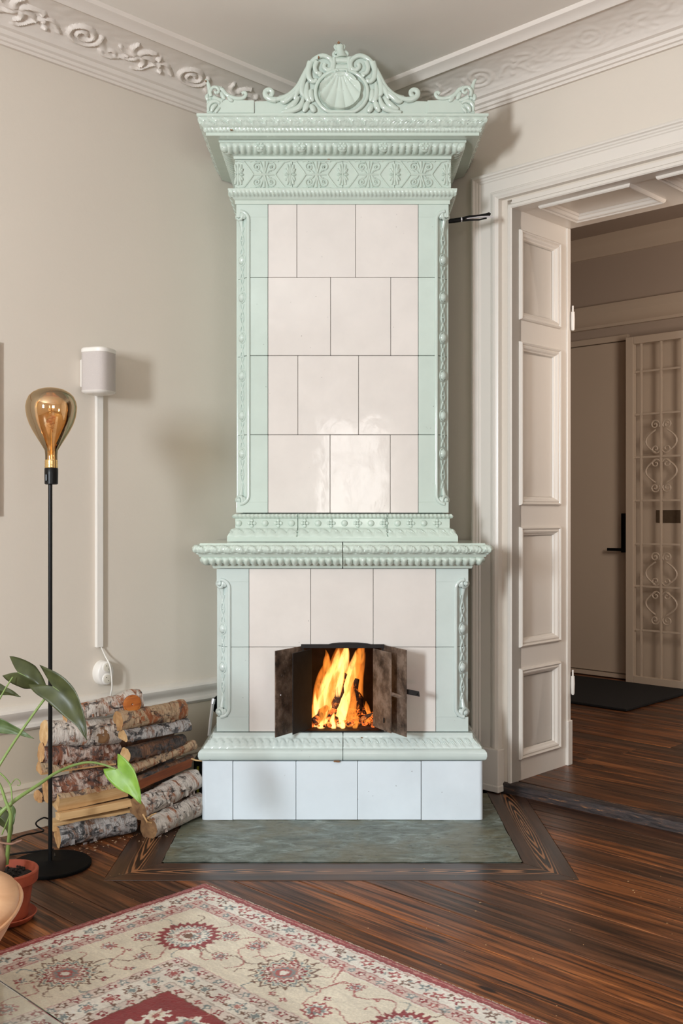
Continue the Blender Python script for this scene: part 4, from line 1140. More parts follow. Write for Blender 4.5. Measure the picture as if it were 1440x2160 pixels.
# ================================================================== LOG STACK
def log(px0, py0, px1, py1, Y0, Y1, rpx, bmat, wmat, kind, roll, label, knot=None, seed=0, flat=1.0, extra=None):
    A = W(px0,py0,Y0); B = W(px1,py1,Y1); L = (B-A).length; r = rpx*((Y0+Y1)/2)/F
    t = thing('firewood_log', label, 'log', A, group='birch logs stacked against the left wall')
    xaxis = (B-A).normalized(); q = xaxis.to_track_quat('X','Z'); t.rotation_mode = 'QUATERNION'; t.rotation_quaternion = q
    ORG[t.name] = Vector((0,0,0))
    nseg = 44; nb = 34
    # cross section as radius over angle, with bark flag
    def sec(th):
        th = (th) % (2*math.pi)
        if kind == 'round': return 1.0, True
        if kind == 'half':              # flat face downwards around th=3pi/2
            dn = -math.sin(th)
            if dn > .15: return .15/dn if .15/dn < 1 else 1.0, (.15/dn) >= 1
            return 1.0, True
        if kind == 'plank':             # slab of split wood
            c_, s_ = abs(math.cos(th)), abs(math.sin(th)); return min(1.0/max(c_,1e-3), .62/max(s_,1e-3)), False
        if kind == 'quarter':
            d1, d2 = -math.sin(th), -math.cos(th)*.9 - math.sin(th)*.2
            lim = 1.25; rr_ = lim
            if d1 > .1: rr_ = min(rr_, .42/d1)
            if d2 > .1: rr_ = min(rr_, .50/d2)
            return rr_, rr_ >= lim
        if kind == 'slab':              # thin outer slab: bark above, flat wood below
            dn = -math.sin(th)
            if dn > -.25: 
                k_ = -.25
            c_, s_ = math.cos(th), math.sin(th)
            if s_ > 0.05: return min(1.0, 1.15/(abs(c_)+.9*s_+1e-3)), True
            return min(1.0/max(abs(c_),1e-3), .28/max(abs(s_),1e-3), 1.05), False
    bark_f = []; wood_f = []; vs = []; flags = []
    for i in range(nseg+1):
        x = L*i/nseg
        for k in range(nb):
            th = 2*math.pi*k/nb + 1e-4; rr_, bk = sec(th); 
            j = 1 + (.13 if bk else .05)*mnoise.noise(Vector((x*14+seed*7.3, math.cos(th)*1.6+seed, math.sin(th)*1.6))) + ((.06 if bk else .02)*mnoise.noise(Vector((x*85+seed, math.cos(th)*5, math.sin(th)*5))))
            if knot and bk: j += knot[1]*math.exp(-((x/L-knot[0])/.10)**2)
            bend = .05*r*math.sin(x/L*math.pi+seed)
            xx = x
            if i in (0, nseg): xx += .0025*mnoise.noise(Vector((seed, math.cos(th)*3, math.sin(th)*3+i)))
            vs.append(Vector((xx, r*rr_*j*math.cos(th+roll), flat*r*rr_*j*math.sin(th+roll)+bend)))
    for i in range(nseg):
        for k in range(nb):
            th = 2*math.pi*(k+.5)/nb; f_ = (i*nb+k, (i+1)*nb+k, (i+1)*nb+(k+1)%nb, i*nb+(k+1)%nb)
            (bark_f if sec(th)[1] else wood_f).append(f_)
    caps = [tuple(range(nb-1,-1,-1)), tuple(nseg*nb+k for k in range(nb))]
    if bark_f:
        m_ = MB(); m_.add(vs, bark_f); o = m_.build('bark', bmat, t, smooth=55)
        bm = bmesh.new(); bm.from_mesh(o.data); bmesh.ops.delete(bm, geom=[v for v in bm.verts if not v.link_faces], context='VERTS'); bm.to_mesh(o.data); bm.free()
    if wood_f:
        m_ = MB(); m_.add([v.copy() for v in vs], wood_f); o = m_.build('split_face', wmat, t, smooth=40)
        bm = bmesh.new(); bm.from_mesh(o.data); bmesh.ops.delete(bm, geom=[v for v in bm.verts if not v.link_faces], context='VERTS'); bm.to_mesh(o.data); bm.free()
    for c_ in caps:                      # end grain faces as fans with slight dishing
        m_ = MB(); ring_ = [Vector(vs[i]) for i in c_]; cen = sum(ring_, Vector())/len(ring_)
        inner = [cen + (p-cen)*.5 + Vector((.001*mnoise.noise(p*90),0,0)) for p in ring_]
        m_.add(ring_ + inner + [cen], [(a, (a+1)%nb, nb+(a+1)%nb, nb+a) for a in range(nb)] + [(nb+a, nb+(a+1)%nb, 2*nb) for a in range(nb)])
        m_.build('cut_end', wmat, t, smooth=40)
    if bark_f and kind != 'slab':          # loose curls of bark
        fr_ = random.Random(seed*13+1)
        for q in range(9):
            x0_ = L*fr_.uniform(.06,.9); th = math.pi + fr_.uniform(-1.1,1.0) ; wx = fr_.uniform(.006,.018); wt = fr_.uniform(.18,.5); P = []
            if not sec(th-roll)[1]: continue
            for i in range(5):
                row = []
                for k in range(5):
                    tt = th + wt*(i/4-.5); lift = r*(1.075+.16*(i/4)**2*fr_.uniform(.8,1.1)+.04*abs(k/4-.5))
                    row.append(Vector((x0_+wx*(k/4-.5)+.002*mnoise.noise(Vector((i*1.7,k*2.1,q+seed))), lift*math.cos(tt), flat*lift*math.sin(tt))))
                P.append(row)
            MB().grid(P).build('bark_curl', bmat, t, smooth=True)
    if extra: extra(t, L, r)
    return t
def knot_face(xf, mat, yoff=-1.0, zoff=-.1, rad=.6):
    def f(t, L, r):
        c0 = Vector((L*xf, yoff*r, zoff*r)); m_ = MB(); P = []
        for i in range(6):
            q_ = i/5; row = []
            for k in range(25):
                a_ = 2*math.pi*k/24; rr_ = rad*r*q_*(1+.08*math.sin(3*a_))
                row.append(c0 + Vector((rr_*math.cos(a_), -.004 + .010*(q_**3)*0 + (.006 if i == 0 else 0) + .012*max(0,q_-.8), rr_*math.sin(a_))))
            P.append(row)
        m_.grid(P); m_.tube([c0 + Vector((rad*r*1.0*math.cos(a_), .002, rad*r*1.0*math.sin(a_))) for a_ in np.linspace(0,2*math.pi,22)[:-1]], .0035, 6, closed=True)
        m_.build('knot', mat, t, smooth=True)
    return f
def twig(pts):
    def f(t, L, r):
        m_ = MB(); m_.tube([Vector((L*p[0], r*p[1], r*p[2])) for p in pts], [.003]*(len(pts)-1)+[.0015], 6); m_.build('splinter', M_wp, t)
    return f
# left column, from the floor up
log(121,1766,282,1733,3.19,3.33,21.5,M_bg,M_wt,'round',0,'grey bark birch log at the bottom left of the stack, on the floor',seed=1)
log(108,1741,270,1712,3.205,3.345,14,M_wp,M_wp,'plank',.12,'pale split log without bark lying on the bottom left grey log',seed=2)
log(122,1722,274,1692,3.18,3.33,12,M_wp,M_wp,'plank',-.10,'thin pale split stick between two split logs in the left column',seed=3)
log(118,1698,266,1668,3.20,3.34,22,M_bt,M_wp,'quarter',.25,'large pale split log with a smooth face in the left column',seed=4)
log(97,1668,256,1632,3.205,3.35,25,M_br,M_wt,'round',0,'reddish brown peeling log in the middle of the left column',seed=5)
log(81,1680,100,1672,3.27,3.30,14,M_bd,M_wt,'round',0,'small dark barked log end poking out at the far left',seed=6)
log(82,1626,238,1604,3.20,3.34,19,M_bt,M_wt,'slab',.1,'tan split log with a ragged bark strip in the left column',seed=7)
log(86,1590,248,1586,3.20,3.35,21,M_br,M_wt,'round',0,'red and grey patched log second below the top of the left column',seed=8,knot=(.3,.05))
log(93,1547,250,1541,3.20,3.345,27,M_bw,M_wp,'round',.3,'thick white birch log with a large brown scar at its right half',seed=9,knot=(.7,.05),extra=knot_face(.72,M_we,-.98,-.15,.55))
log(136,1507,296,1474,3.24,3.37,18,M_bw,M_wt,'round',0,'white birch log with an orange knot, topmost on the stack',seed=10,knot=(.88,.35),extra=knot_face(.84,M_wo,-1.30,-.15,1.0))
# right column
log(313,1746,424,1695,3.28,3.52,22.5,M_bw,M_we,'round',0,'white birch log at the bottom right on the floor with a round brown cut end',seed=11,extra=twig([(-.05,-.3,1.0),(-.12,-1.2,1.6),(-.16,-2.0,2.0)]))
log(290,1706,410,1644,3.30,3.53,23.5,M_bw,M_we,'round',0,'white birch log on the bottom right log, its dark end shaded',seed=12,extra=twig([(.0,-.6,-.4),(-.05,-1.4,-.8),(.10,-1.8,-1.4)]))
log(276,1662,404,1606,3.29,3.50,16,M_bd,M_wr,'half',-1.15,'reddish split log with bare inner wood in the right column',seed=13,extra=twig([(.96,-.3,.6),(1.0,-.9,.3),(1.05,-1.6,.1)]))
log(269,1626,408,1570,3.28,3.49,13,M_bt,M_wr,'round',.2,'thin tan birch log with a frayed orange end in the right column',seed=14,flat=.8)
log(264,1594,384,1562,3.27,3.47,16,M_bd,M_wp,'round',0,'small dark barked round log with a bright round cut end',seed=15)
log(258,1558,394,1534,3.28,3.46,18.5,M_bg,M_wp,'half',.15,'half log of grey bark with a wedge shaped pale end, right column',seed=16)
log(249,1520,386,1497,3.29,3.46,20,M_bt,M_wt,'round',0,'tan and white birch log on top of the right column',seed=17,knot=(.95,.06))
# second row against the wall, seen only in the gaps
log(150,1752,380,1690,3.45,3.66,16,M_bd,M_we,'round',0,'dark log on the floor behind the stack by the wall',seed=18)
log(150,1712,370,1650,3.45,3.65,16,M_bd,M_we,'round',0,'dark log in the second row just above the floor log',seed=19)
log(150,1672,370,1612,3.45,3.65,16,M_bd,M_we,'round',0,'dark log halfway up the hidden second row',seed=20)
log(150,1632,365,1576,3.45,3.63,16,M_bd,M_we,'round',0,'dark log near the top of the hidden second row',seed=22)
log(155,1594,362,1543,3.45,3.62,16,M_bd,M_we,'round',0,'dark log topmost in the hidden second row',seed=23)
# bark crumbs
mb = MB(); rr = random.Random(11)
for i in range(90):
    px = rr.uniform(150, 400); Y = 3.14 + (px-150)/250*.24 + rr.uniform(-.05,.06); s_ = rr.uniform(.0008,.0026)
    x = X(px, Y); mb.ball((x, Y, .001+s_*.4), (s_*rr.uniform(.8,2.2), s_, s_*.5), 5, 3)
tag(mb.build('bark_crumbs', M_bt, None), 'scatter of bark crumbs on the floor before the log stack', 'debris', kind='stuff')
mb = MB()
for i in range(70):
    x = rr.uniform(-.75, 1.0); Y = rr.uniform(2.1, 3.0); s_ = rr.uniform(.0006,.0016)
    v_, u_ = W2R(x, Y)
    if u_ < 1.80 and v_ > -2.3: continue
    mb.ball((x, Y, .001+s_*.4), (s_*rr.uniform(.8,3), s_, s_*.5), 5, 3)
tag(mb.build('wood_chips', M_wp, None), 'tiny pale wood chips scattered on the plank floor', 'debris', kind='stuff')

# case behind the logs, chrome handle tool
cs = thing('tool_case', 'black case with a yellow edge strip standing between logs and stove', 'case', (X(418,3.70),3.72,0))
MB().box(X(408,3.68), X(426,3.68)-.002, 3.68, 3.80, .002, Z(1602,3.68)).build('body', M_black, cs, bevel=.004)
MB().box(X(415,3.675), X(419.5,3.675), 3.672, 3.681, .01, Z(1617,3.675)).build('edge_strip', M_yellow, cs, bevel=.001)
pk = thing('fire_tool', 'chrome tool leaning on the wall behind the left side of the stove', 'tool', W(440,1548,3.70))
mb = MB(); mb.tube([W(440.5,1552,3.70), W(444,1520,3.73), W(448.5,1484,3.76)], [.0055,.0060,.0055], 4, squash=(1,.6,1)); mb.tube([W(438,1600,3.69), W(440.5,1552,3.70)], .003, 6); mb.build('bar', M_chrome, pk)
mb = MB(); mb.tube([W(448.5,1485,3.76), W(450.5,1474,3.765)], .0078, 10); mb.build('collar', M_chrome, pk, smooth=40)
mb = MB(); mb.lathe([(0,0),(.035,0),(.035,.006),(0,.006)], 24, (0,0,0)); o = mb.build('disc', M_blackm, pk, org=(0,0,0)); o.location = W(462,1485,3.80)-ORG[pk.name]; o.rotation_euler = (math.pi/2,0,.78)

# ================================================================== FLOOR LAMP
LX, LY = X(106,3.02), 3.02
lamp = thing('floor_lamp', 'slim black floor lamp with one oversized amber bulb', 'lamp', (LX,LY,0))
MB().lathe([(0,.0),(.117,.0),(.120,.002),(.120,.008),(.117,.0105),(.02,.012),(.012,.016),(0,.018)], 64, (LX,LY,0)).build('base', M_blackm, lamp, smooth=30)
MB().lathe([(0,.014),(.0062,.014),(.0062,Z(1022,LY)),(0,Z(1022,LY))], 16, (LX,LY,0)).build('pole', M_black, lamp, smooth=30)
zs0, zs1 = Z(1022,LY), Z(986,LY)
so = MB().lathe([(0,zs0),(.016,zs0),(.0195,zs0+.002),(.0200,zs0+.03),(.0200,zs1-.004),(.018,zs1),(0,zs1)], 28, (LX+.003,LY,0)).build('socket', M_black, lamp, smooth=30)
mb = MB(); mb.box(LX-.009, LX-.003, LY-.022, LY-.017, zs0+.010, zs0+.030); sw = mb.build('switch', M_black, lamp, bevel=.001)
zb0 = Z(985,LY); zb1 = Z(970,LY)
MB().lathe([(0,zb0-.004),(.0185,zb0-.004),(.0195,zb0),(.0185,zb0+.006),(.0195,zb0+.009),(.0185,zb0+.013),(.0195,zb0+.016),(.018,zb1),(.010,zb1)], 28, (LX+.003,LY,0)).build('brass_collar', M_brass, lamp, smooth=50)
bprof = [(971,12.5),(960,12.5),(950,13.5),(938,20.5),(925,28.5),(910,37.5),(895,45),(880,50),(868,52),(858,52.8),(846,50.5),(836,46),(828,38),(822,27),(819,16),(818,6),(817.8,0.1)]
MB().lathe([(r*LY/F, Z(y,LY)) for y, r in bprof], 48, (LX+.003,LY,0), cap=False).build('bulb', M_bulb, lamp, smooth='all')
mb = MB(); mb.tube([(LX+.003,LY,Z(968,LY)), (LX+.003,LY,Z(905,LY))], [.006,.003], 8)
fil = [(LX+.003+.011*math.cos(t*1.0), LY+.011*math.sin(t*1.0), Z(905,LY)+t*.0028) for t in np.linspace(0,26,90)]
mb.tube(fil, .0007, 5); mb.build('filament', M_brass, lamp, smooth=True)
# lamp cable
mb = MB(); mb.tube([Vector(p) for p in smooth3([(LX+.01,LY+.05,.012),(LX-.02,LY+.10,.004),(LX-.10,LY+.20,.004),(LX-.06,LY+.27,.03),(LX-.03,LY+.24,.07),(LX+.03,LY+.27,.06)])] if False else [(LX,LY+.05,.011),(LX-.03,LY+.14,.004),(LX-.13,LY+.10,.004),(LX-.20,LY+.06,.004)], .003, 8)
mb.build('cable', M_black, lamp, smooth=True)
def smooth3(pts, n=8):
    out = []; m_ = len(pts); pts = [Vector(p) for p in pts]
    for i in range(m_-1):
        p0, p1, p2, p3 = pts[max(0,i-1)], pts[i], pts[i+1], pts[min(m_-1,i+2)]
        for k in range(n):
            t = k/n; out.append(.5*((2*p1) + (p2-p0)*t + (2*p0-5*p1+4*p2-p3)*t*t + (3*p1-p0-3*p2+p3)*t**3))
    out.append(pts[-1]); return out
mb = MB(); mb.tube(smooth3([(-1.10,3.10,.004), W(40,1766,3.17), W(75,1757,3.22), W(92,1752,3.26), W(78,1742,3.26), W(77,1734,3.25), W(92,1725,3.25), W(104,1728,3.28)]), .0026, 8)
tag(mb.build('power_cable', M_black, None, smooth=True), 'thin black cable looping by the skirting left of the logs', 'cable')

# ================================================================== SPEAKER, DUCT, SOCKET
def wv(px, py, d=0.0):        # pixel on the left wall plane -> room coords, d proud of the wall
    u_, z_ = on_v(px, py, VL+d); return (VL+d, u_, z_)
c = wv(208, 783, .085)
sp = thing('wall_speaker', 'white speaker with grey fabric grille mounted on the left wall', 'speaker', (c[0], c[1], c[2]-.08), room=True)
def sq_ring(r, z, k=.42, n=40, c0=c, rot=0.0):
    pts = []
    for i in range(n):
        th = 2*math.pi*i/n; cx_, sy_ = math.cos(th), math.sin(th)
        e_ = 2/3.4
        x_ = r*math.copysign(abs(cx_)**e_, cx_); y_ = r*math.copysign(abs(sy_)**e_, sy_)
        a_ = math.radians(-20)+math.pi/4; 
        pts.append((c0[0] + x_*math.cos(a_) - y_*math.sin(a_), c0[1] + x_*math.sin(a_) + y_*math.cos(a_), z))
    return pts
def sq_loft(name, levels, mat, parent, cap=True):
    m_ = MB(); n = 40; vs = []; 
    for r, z in levels: vs += sq_ring(r, z)
    fs = [(i*n+k, i*n+(k+1)%n, (i+1)*n+(k+1)%n, (i+1)*n+k) for i in range(len(levels)-1) for k in range(n)]
    if cap: fs += [tuple(range(n-1,-1,-1)), tuple((len(levels)-1)*n+k for k in range(n))]
    m_.add(vs, fs); return m_.build(name, mat, parent, smooth=35)
Ysp = R2W(*c).y; zt, zb = Z(736,Ysp), Z(832,Ysp); R_ = .0515
sq_loft('top_cap', [(R_-.001,zt-.016),(R_,zt-.015),(R_,zt-.004),(R_-.004,zt),(.02,zt)], M_white, sp)
sq_loft('grille', [(R_-.0012,zb+.010),(R_-.0012,zt-.016)], M_grille, sp)
sq_loft('bottom_cap', [(.03,zb-.001),(R_-.012,zb),(R_-.003,zb+.005),(R_,zb+.010)], M_white, sp)
mb = MB(); mb.box(VL, c[0]-.035, c[1]-.022, c[1]+.022, zb+.03, zt-.03); mb.build('bracket', M_white, sp, bevel=.003)
mb = MB(); mb.ball((c[0]-.012, c[1]+.012, zt+.003), (.018,.018,.006), 12, 6); mb.build('mount_knob', M_white, sp, smooth=True)
d0 = wv(209, 836, .008); d1 = wv(209, 1365, .008)
mb = MB(); mb.box(VL, VL+.016, d0[1]-.0135, d0[1]+.0125, d1[2], d0[2]+.01)
o = mb.build('cable_duct', M_white, None, bevel=.0015); o.rotation_euler = (0,0,RA); tag(o, 'narrow white cable duct running down the wall under the speaker', 'cable duct')
# twin socket
s0 = wv(213, 1418, .0)
sk = thing('wall_socket', 'white round double power socket on the left wall', 'socket', s0, room=True)
def disc_v(cc, r, h, mat, name, ry=1.0, rz=1.0, parent=sk):
    m_ = MB(); n = 32; prof = [(r,0),(r,h*.5),(r*.93,h*.85),(r*.80,h),(0.001,h)]; vs = []
    for rr_, hh in prof:
        for k in range(n): vs.append((VL+hh+cc[2], cc[0] + rr_*ry*math.cos(2*math.pi*k/n), cc[1] + rr_*rz*math.sin(2*math.pi*k/n)))
    fs = [(i*n+k, i*n+(k+1)%n, (i+1)*n+(k+1)%n, (i+1)*n+k) for i in range(len(prof)-1) for k in range(n)]
    m_.add(vs, fs); return m_.build(name, mat, parent, smooth=50)
disc_v((s0[1], s0[2], 0), .040, .034, M_white, 'housing', .88, 1.10)
for dz, pz in ((.0205,1), (-.0205,1)):
    disc_v((s0[1]+.003, s0[2]+dz, .031), .0205, .006, M_white, 'socket_rim')
    disc_v((s0[1]+.003, s0[2]+dz, .0335), .0165, .0045, M_socket, 'socket_face')
    mb = MB(); 
    for q in (-1,1): mb.ball((VL+.038, s0[1]+.003+q*.004, s0[2]+dz-q*.006), .0017, 8, 5)
    mb.build('pin_holes', M_black, sk)
mb = MB(); pts = [wv(213,1364,.010), wv(222,1384,.022), wv(231,1402,.045), wv(235,1425,.052), wv(236,1450,.048), wv(233,1468,.04), wv(233,1500,.03)]
mb.tube(smooth3(pts), .0026, 8); o = mb.build('white_cable', M_white, None, smooth=True); o.rotation_euler = (0,0,RA); tag(o, 'white cable hanging from the duct past the socket behind the logs', 'cable')
# picture edge at the far left
pu0, pz0 = on_v(-4, 1088, VL); _, pz1 = on_v(-4, 722, VL)
pf = thing('picture_frame', 'edge of a tan framed picture at the far left of the left wall', 'picture', (VL, pu0-.25, pz0), room=True)
mb = MB(); a0, a1 = pu0-.50, pu0
for (p, q, r_, s_) in ((a0,a0+.02,pz0,pz1),(a1-.02,a1,pz0,pz1),(a0,a1,pz0,pz0+.02),(a0,a1,pz1-.02,pz1)): mb.box(VL+.001, VL+.012, p, q, r_, s_)
mb.build('frame', M_wt, pf, bevel=.001); MB().box(VL+.001, VL+.008, a0+.02, a1-.02, pz0+.02, pz1-.02).build('print', M_wall, pf)

# ================================================================== HALLWAY
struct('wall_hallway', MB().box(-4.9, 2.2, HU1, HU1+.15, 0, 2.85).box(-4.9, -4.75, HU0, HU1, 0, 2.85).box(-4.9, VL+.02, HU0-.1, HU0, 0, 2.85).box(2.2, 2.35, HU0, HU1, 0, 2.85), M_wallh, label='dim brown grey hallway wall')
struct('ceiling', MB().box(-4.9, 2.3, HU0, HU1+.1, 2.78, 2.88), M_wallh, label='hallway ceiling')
mb = MB(); hc = [(0,2.655),(.012,2.657),(.018,2.67),(.035,2.69),(.055,2.715),(.06,2.735),(.06,2.79)]
mb.grid([[(v, HU1-p, z) for p, z in hc] for v in (-4.75, 2.2)]); struct('trim_8', mb, M_trim2, smooth=30, label='hallway cornice moulding')
U_D = HU1 - .02
vd0 = on_u(1160, 700, U_D)[0]; v_mid = on_u(1325, 900, U_D)[0]; v_end = v_mid + 1.15
# casing head
zA = [on_u(1202, y, HU1-.03)[1] for y in (654, 668, 684, 692, 701)]
hp_ = [(.0,zA[0]),(.040,zA[0]),(.042,zA[0]-.02),(.030,zA[1]),(.024,zA[1]-.01),(.022,zA[2]),(.030,zA[3]),(.036,zA[3]-.01),(.030,zA[4]),(.0,zA[4])]
struct('trim_9', MB().grid([[(v, HU1-p, z) for p, z in hp_] for v in (vd0, v_end)]), M_trim2, smooth=25, label='moulded head casing over the hallway doors')
# flat door
zt_ = on_u(1202, 722, U_D)[1]; zd1 = on_u(1202, 735, U_D)[1]; zd0 = .075
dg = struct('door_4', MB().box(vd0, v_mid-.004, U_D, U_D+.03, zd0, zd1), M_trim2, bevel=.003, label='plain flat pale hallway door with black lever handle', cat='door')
MB().box(vd0, v_mid, U_D-.012, U_D+.02, zd1+.004, zt_).build('top_rail', M_trim2, dg, bevel=.002)
MB().box(vd0, v_mid, U_D-.012, U_D+.02, .045, .070).build('threshold', M_trim2, dg, bevel=.002)
hx_, hz1 = on_u(1321, 1083, U_D); _, hz0 = on_u(1321, 1165, U_D); hl0, hzl = on_u(1289, 1158, U_D)
mb = MB().box(hx_-.010, hx_+.004, U_D-.05, U_D-.002, hz0, hz1); mb.box(hl0, hx_, U_D-.055, U_D-.042, hzl-.010, hzl+.008); mb.build('lever_handle', M_blackm, dg, bevel=.002)
# front door behind the grille
fd = struct('door_5', MB().box(v_mid+.01, v_end, U_D+.001, U_D+.03, .075, on_u(1340,720,U_D)[1]), M_trim2, label='pale front door behind the white security grille', cat='door')
b0, bz1 = on_u(1384,1076,U_D); b1, bz0 = on_u(1437,1103,U_D)
MB().box(b0, b1, U_D-.006, U_D, bz0, bz1).build('mail_slot', M_brassd, fd, bevel=.002)
# security grille
UG = U_D - .09
gv = lambda px, py=1085: on_u(px, py, UG)[0]
gz = lambda py, px=1340: on_u(px, py, UG)[1]
gate = thing('security_grille', 'white barred security gate with wrought scrolls before the front door', 'gate', (gv(1400), UG, .06), room=True)
g0 = gv(1322); g1 = g0 + .90; gt = gz(713,1322); gb = gz(1440,1322)
mb = MB(); mb.box(g0, g0+.050, UG-.018, UG+.018, gb, gt); mb.box(g1-.05, g1, UG-.018, UG+.018, gb, gt)
mb.box(g0+.05, g1-.05, UG-.018, UG+.018, gt-.045, gt); mb.box(g0+.05, g1-.05, UG-.018, UG+.018, gb, gb+.05); mb.build('frame', M_trim2, gate, bevel=.003)
bars_v = [gv(1352), gv(1394), gv(1438)]; dv = (bars_v[2]-bars_v[0])/2
bars_v += [bars_v[2]+dv, bars_v[2]+2*dv]; bars_v = [b for b in bars_v if b < g1-.06]
for b in bars_v:
    MB().box(b-.0065, b+.0065, UG-.0065, UG+.0065, gb+.04, gt-.04).build('bar', M_trim2, gate, bevel=.002)
for py in (785,875,965,1056,1147,1236,1328):
    z_ = gz(py); MB().box(g0+.04, g1-.04, UG-.005, UG+.005, z_-.006, z_+.006).build('cross_bar', M_trim2, gate, bevel=.002)
for (y0, y1) in ((888,1040),(1163,1315)):
    za, zb_ = gz(y0), gz(y1); zm = (za+zb_)/2; hh = (za-zb_)/2; cv_ = bars_v[1]; wd = dv*.80
    for s in (-1,1):
        for sg in (-1,1):
            body = [(cv_ + s*wd*(.10+.80*math.sin(math.pi*t)**.9), zm + sg*hh*(.16+.60*t)) for t in np.linspace(0,1,14)]
            top = [(cv_ + s*(p[0]), zm + sg*p[1]) for p in spiral(wd*.38, hh*.86, wd*.30, 1.5, math.pi*1.15, -1, 24)]
            low = [(cv_ + s*(p[0]), zm + sg*p[1]) for p in spiral(wd*.34, hh*.20, wd*.28, 1.3, math.pi*1.1, 1, 22)][::-1]
            path = [(cv_+s*wd*.95*math.sin(math.pi*min(1,(.12+.76*t))), zm+sg*hh*(.10+.62*t)) for t in np.linspace(0,1,14)]
            m_ = MB(); m_.tube([(p[0], UG, p[1]) for p in path], .0055, 6)
            m_.tube([(p[0], UG, p[1]) for p in top], .0046, 6); m_.tube([(p[0], UG, p[1]) for p in low], .0046, 6); m_.build('scroll', M_trim2, gate, smooth=True)
# door mat
def hf(px, py, z=ZH+.003):
    Y = (EYE-z)*F/(py-HY); x = X(px,Y); return W2R(x, Y)
m0 = hf(1200,1488); mA = [hf(1190,1478), hf(1272,1489), hf(1392,1451), hf(1290,1428)]
p_ = hf(1272,1489); v1_, u1_ = p_; 
o = MB().box(v1_-.75, v1_+.16, u1_-.05, HU1-.16, ZH+.0015, ZH+.014).build('door_mat', M_mat, None, bevel=.004); o.rotation_euler = (0,0,RA); tag(o, 'black rectangular mat on the dark hallway floor', 'mat')

# ================================================================== RUG (room coordinates)
RU, RV = 1.775, -2.27
A_ = np.concatenate([np.arange(0,.86,.0026), np.arange(.86,1.75,.03), [1.75]]); B_ = np.concatenate([np.arange(0,1.28,.0026), np.arange(1.28,2.5,.03), [2.5]])
AA, BB = np.meshgrid(A_, B_, indexing='ij')
cream = np.array(srgb(246,241,230)); beige = np.array(srgb(240,232,212)); red = np.array(srgb(150,42,46)); dred = np.array(srgb(128,30,36)); pink = np.array(srgb(196,134,124)); blue = np.array(srgb(134,148,148)); brown = np.array(srgb(126,88,66)); rose = np.array(srgb(176,84,80))
rs = np.random.RandomState(4)
def vnoise(a, b, sc, seed):
    g = np.random.RandomState(seed).rand(256,256)
    x = a*sc+50; y = b*sc+50; xi = np.floor(x).astype(int)%255; yi = np.floor(y).astype(int)%255; fx = x-np.floor(x); fy = y-np.floor(y)
    fx = fx*fx*(3-2*fx); fy = fy*fy*(3-2*fy)
    return (g[xi,yi]*(1-fx)*(1-fy)+g[xi+1,yi]*fx*(1-fy)+g[xi,yi+1]*(1-fx)*fy+g[xi+1,yi+1]*fx*fy)
ja = (vnoise(AA,BB,140,1)-.5)*.006; jb = (vnoise(AA,BB,140,2)-.5)*.006
a = AA+ja; b = BB+jb
col = np.zeros(AA.shape+(3,)); d = np.minimum(a,b); al = np.where(a<b, b, a)   # d across the border, al along it
col[:] = beige
def setm(mask, c, k=1.0): col[mask] = col[mask]*(1-k) + np.array(c)*k
setm(d < .125, cream*.97); setm(d < .026, red); setm((d>.010)&(d<.014), pink); setm(d < .004, rose)
setm((d>.030)&(d<.034), pink, .7)
setm((d>.086)&(d<.089), rose, .8); setm((d>.089)&(d<.119), pink*1.05, .45); setm((d>.119)&(d<.123), rose, .8)
setm((d>.335)&(d<.455), cream*.98); setm((d>.335)&(d<.338), rose,.6); setm((d>.366)&(d<.369), brown,.5); setm((d>.338)&(d<.366), pink, .25); setm((d>.425)&(d<.428), brown,.5)
setm((d>.428)&(d<.455), pink, .18)
def flower(ca, cb, r, cols, petals=6, ang=0.0, ser=.25, aspect=1.0, tilt=0.0):
    m_ = (np.abs(AA-ca)<r*1.6*max(1,aspect))&(np.abs(BB-cb)<r*1.6*max(1,aspect))
    if not m_.any(): return
    x = a-ca; y = b-cb
    xr_ = (x*np.cos(tilt)+y*np.sin(tilt))/aspect; yr_ = -x*np.sin(tilt)+y*np.cos(tilt)
    rr_ = np.hypot(xr_, yr_)/r*(1+ser*np.cos(petals*np.arctan2(yr_, xr_)+ang))
    for lim, c_ in cols:
        setm(m_&(rr_<lim), c_)
def stemline(pts, wdt, c_):
    for i in range(len(pts)-1):
        (a0_,b0_),(a1_,b1_) = pts[i], pts[i+1]
        m_ = (AA>min(a0_,a1_)-.01)&(AA<max(a0_,a1_)+.01)&(BB>min(b0_,b1_)-.01)&(BB<max(b0_,b1_)+.01)
        if not m_.any(): continue
        dx, dy = a1_-a0_, b1_-b0_; L2 = dx*dx+dy*dy+1e-9
        t = np.clip(((a-a0_)*dx+(b-b0_)*dy)/L2,0,1); dd = np.hypot(a-(a0_+t*dx), b-(b0_+t*dy))
        setm(m_&(dd<wdt), c_, .85)
def curve(p0, p1, bow, wdt, c_):
    n = 10; pts = []
    for i in range(n+1):
        t = i/n; x = p0[0]+(p1[0]-p0[0])*t; y = p0[1]+(p1[1]-p0[1])*t; L_ = math.hypot(p1[0]-p0[0], p1[1]-p0[1])+1e-9
        o_ = bow*math.sin(t*math.pi*2)*L_; pts.append((x - (p1[1]-p0[1])/L_*o_, y + (p1[0]-p0[0])/L_*o_))
    stemline(pts, wdt, c_)
palette = [red, rose, brown, blue, rose]
def along(dist, start, step, fn, lim_b=1.30, lim_a=.88):
    t = start; k = 0
    while t < lim_b: fn(dist, t, k); t += step; k += 1
    t = start; k = 0
    while t < lim_a: fn(t, dist, k) if t > dist+step*.4 else None; t += step; k += 1
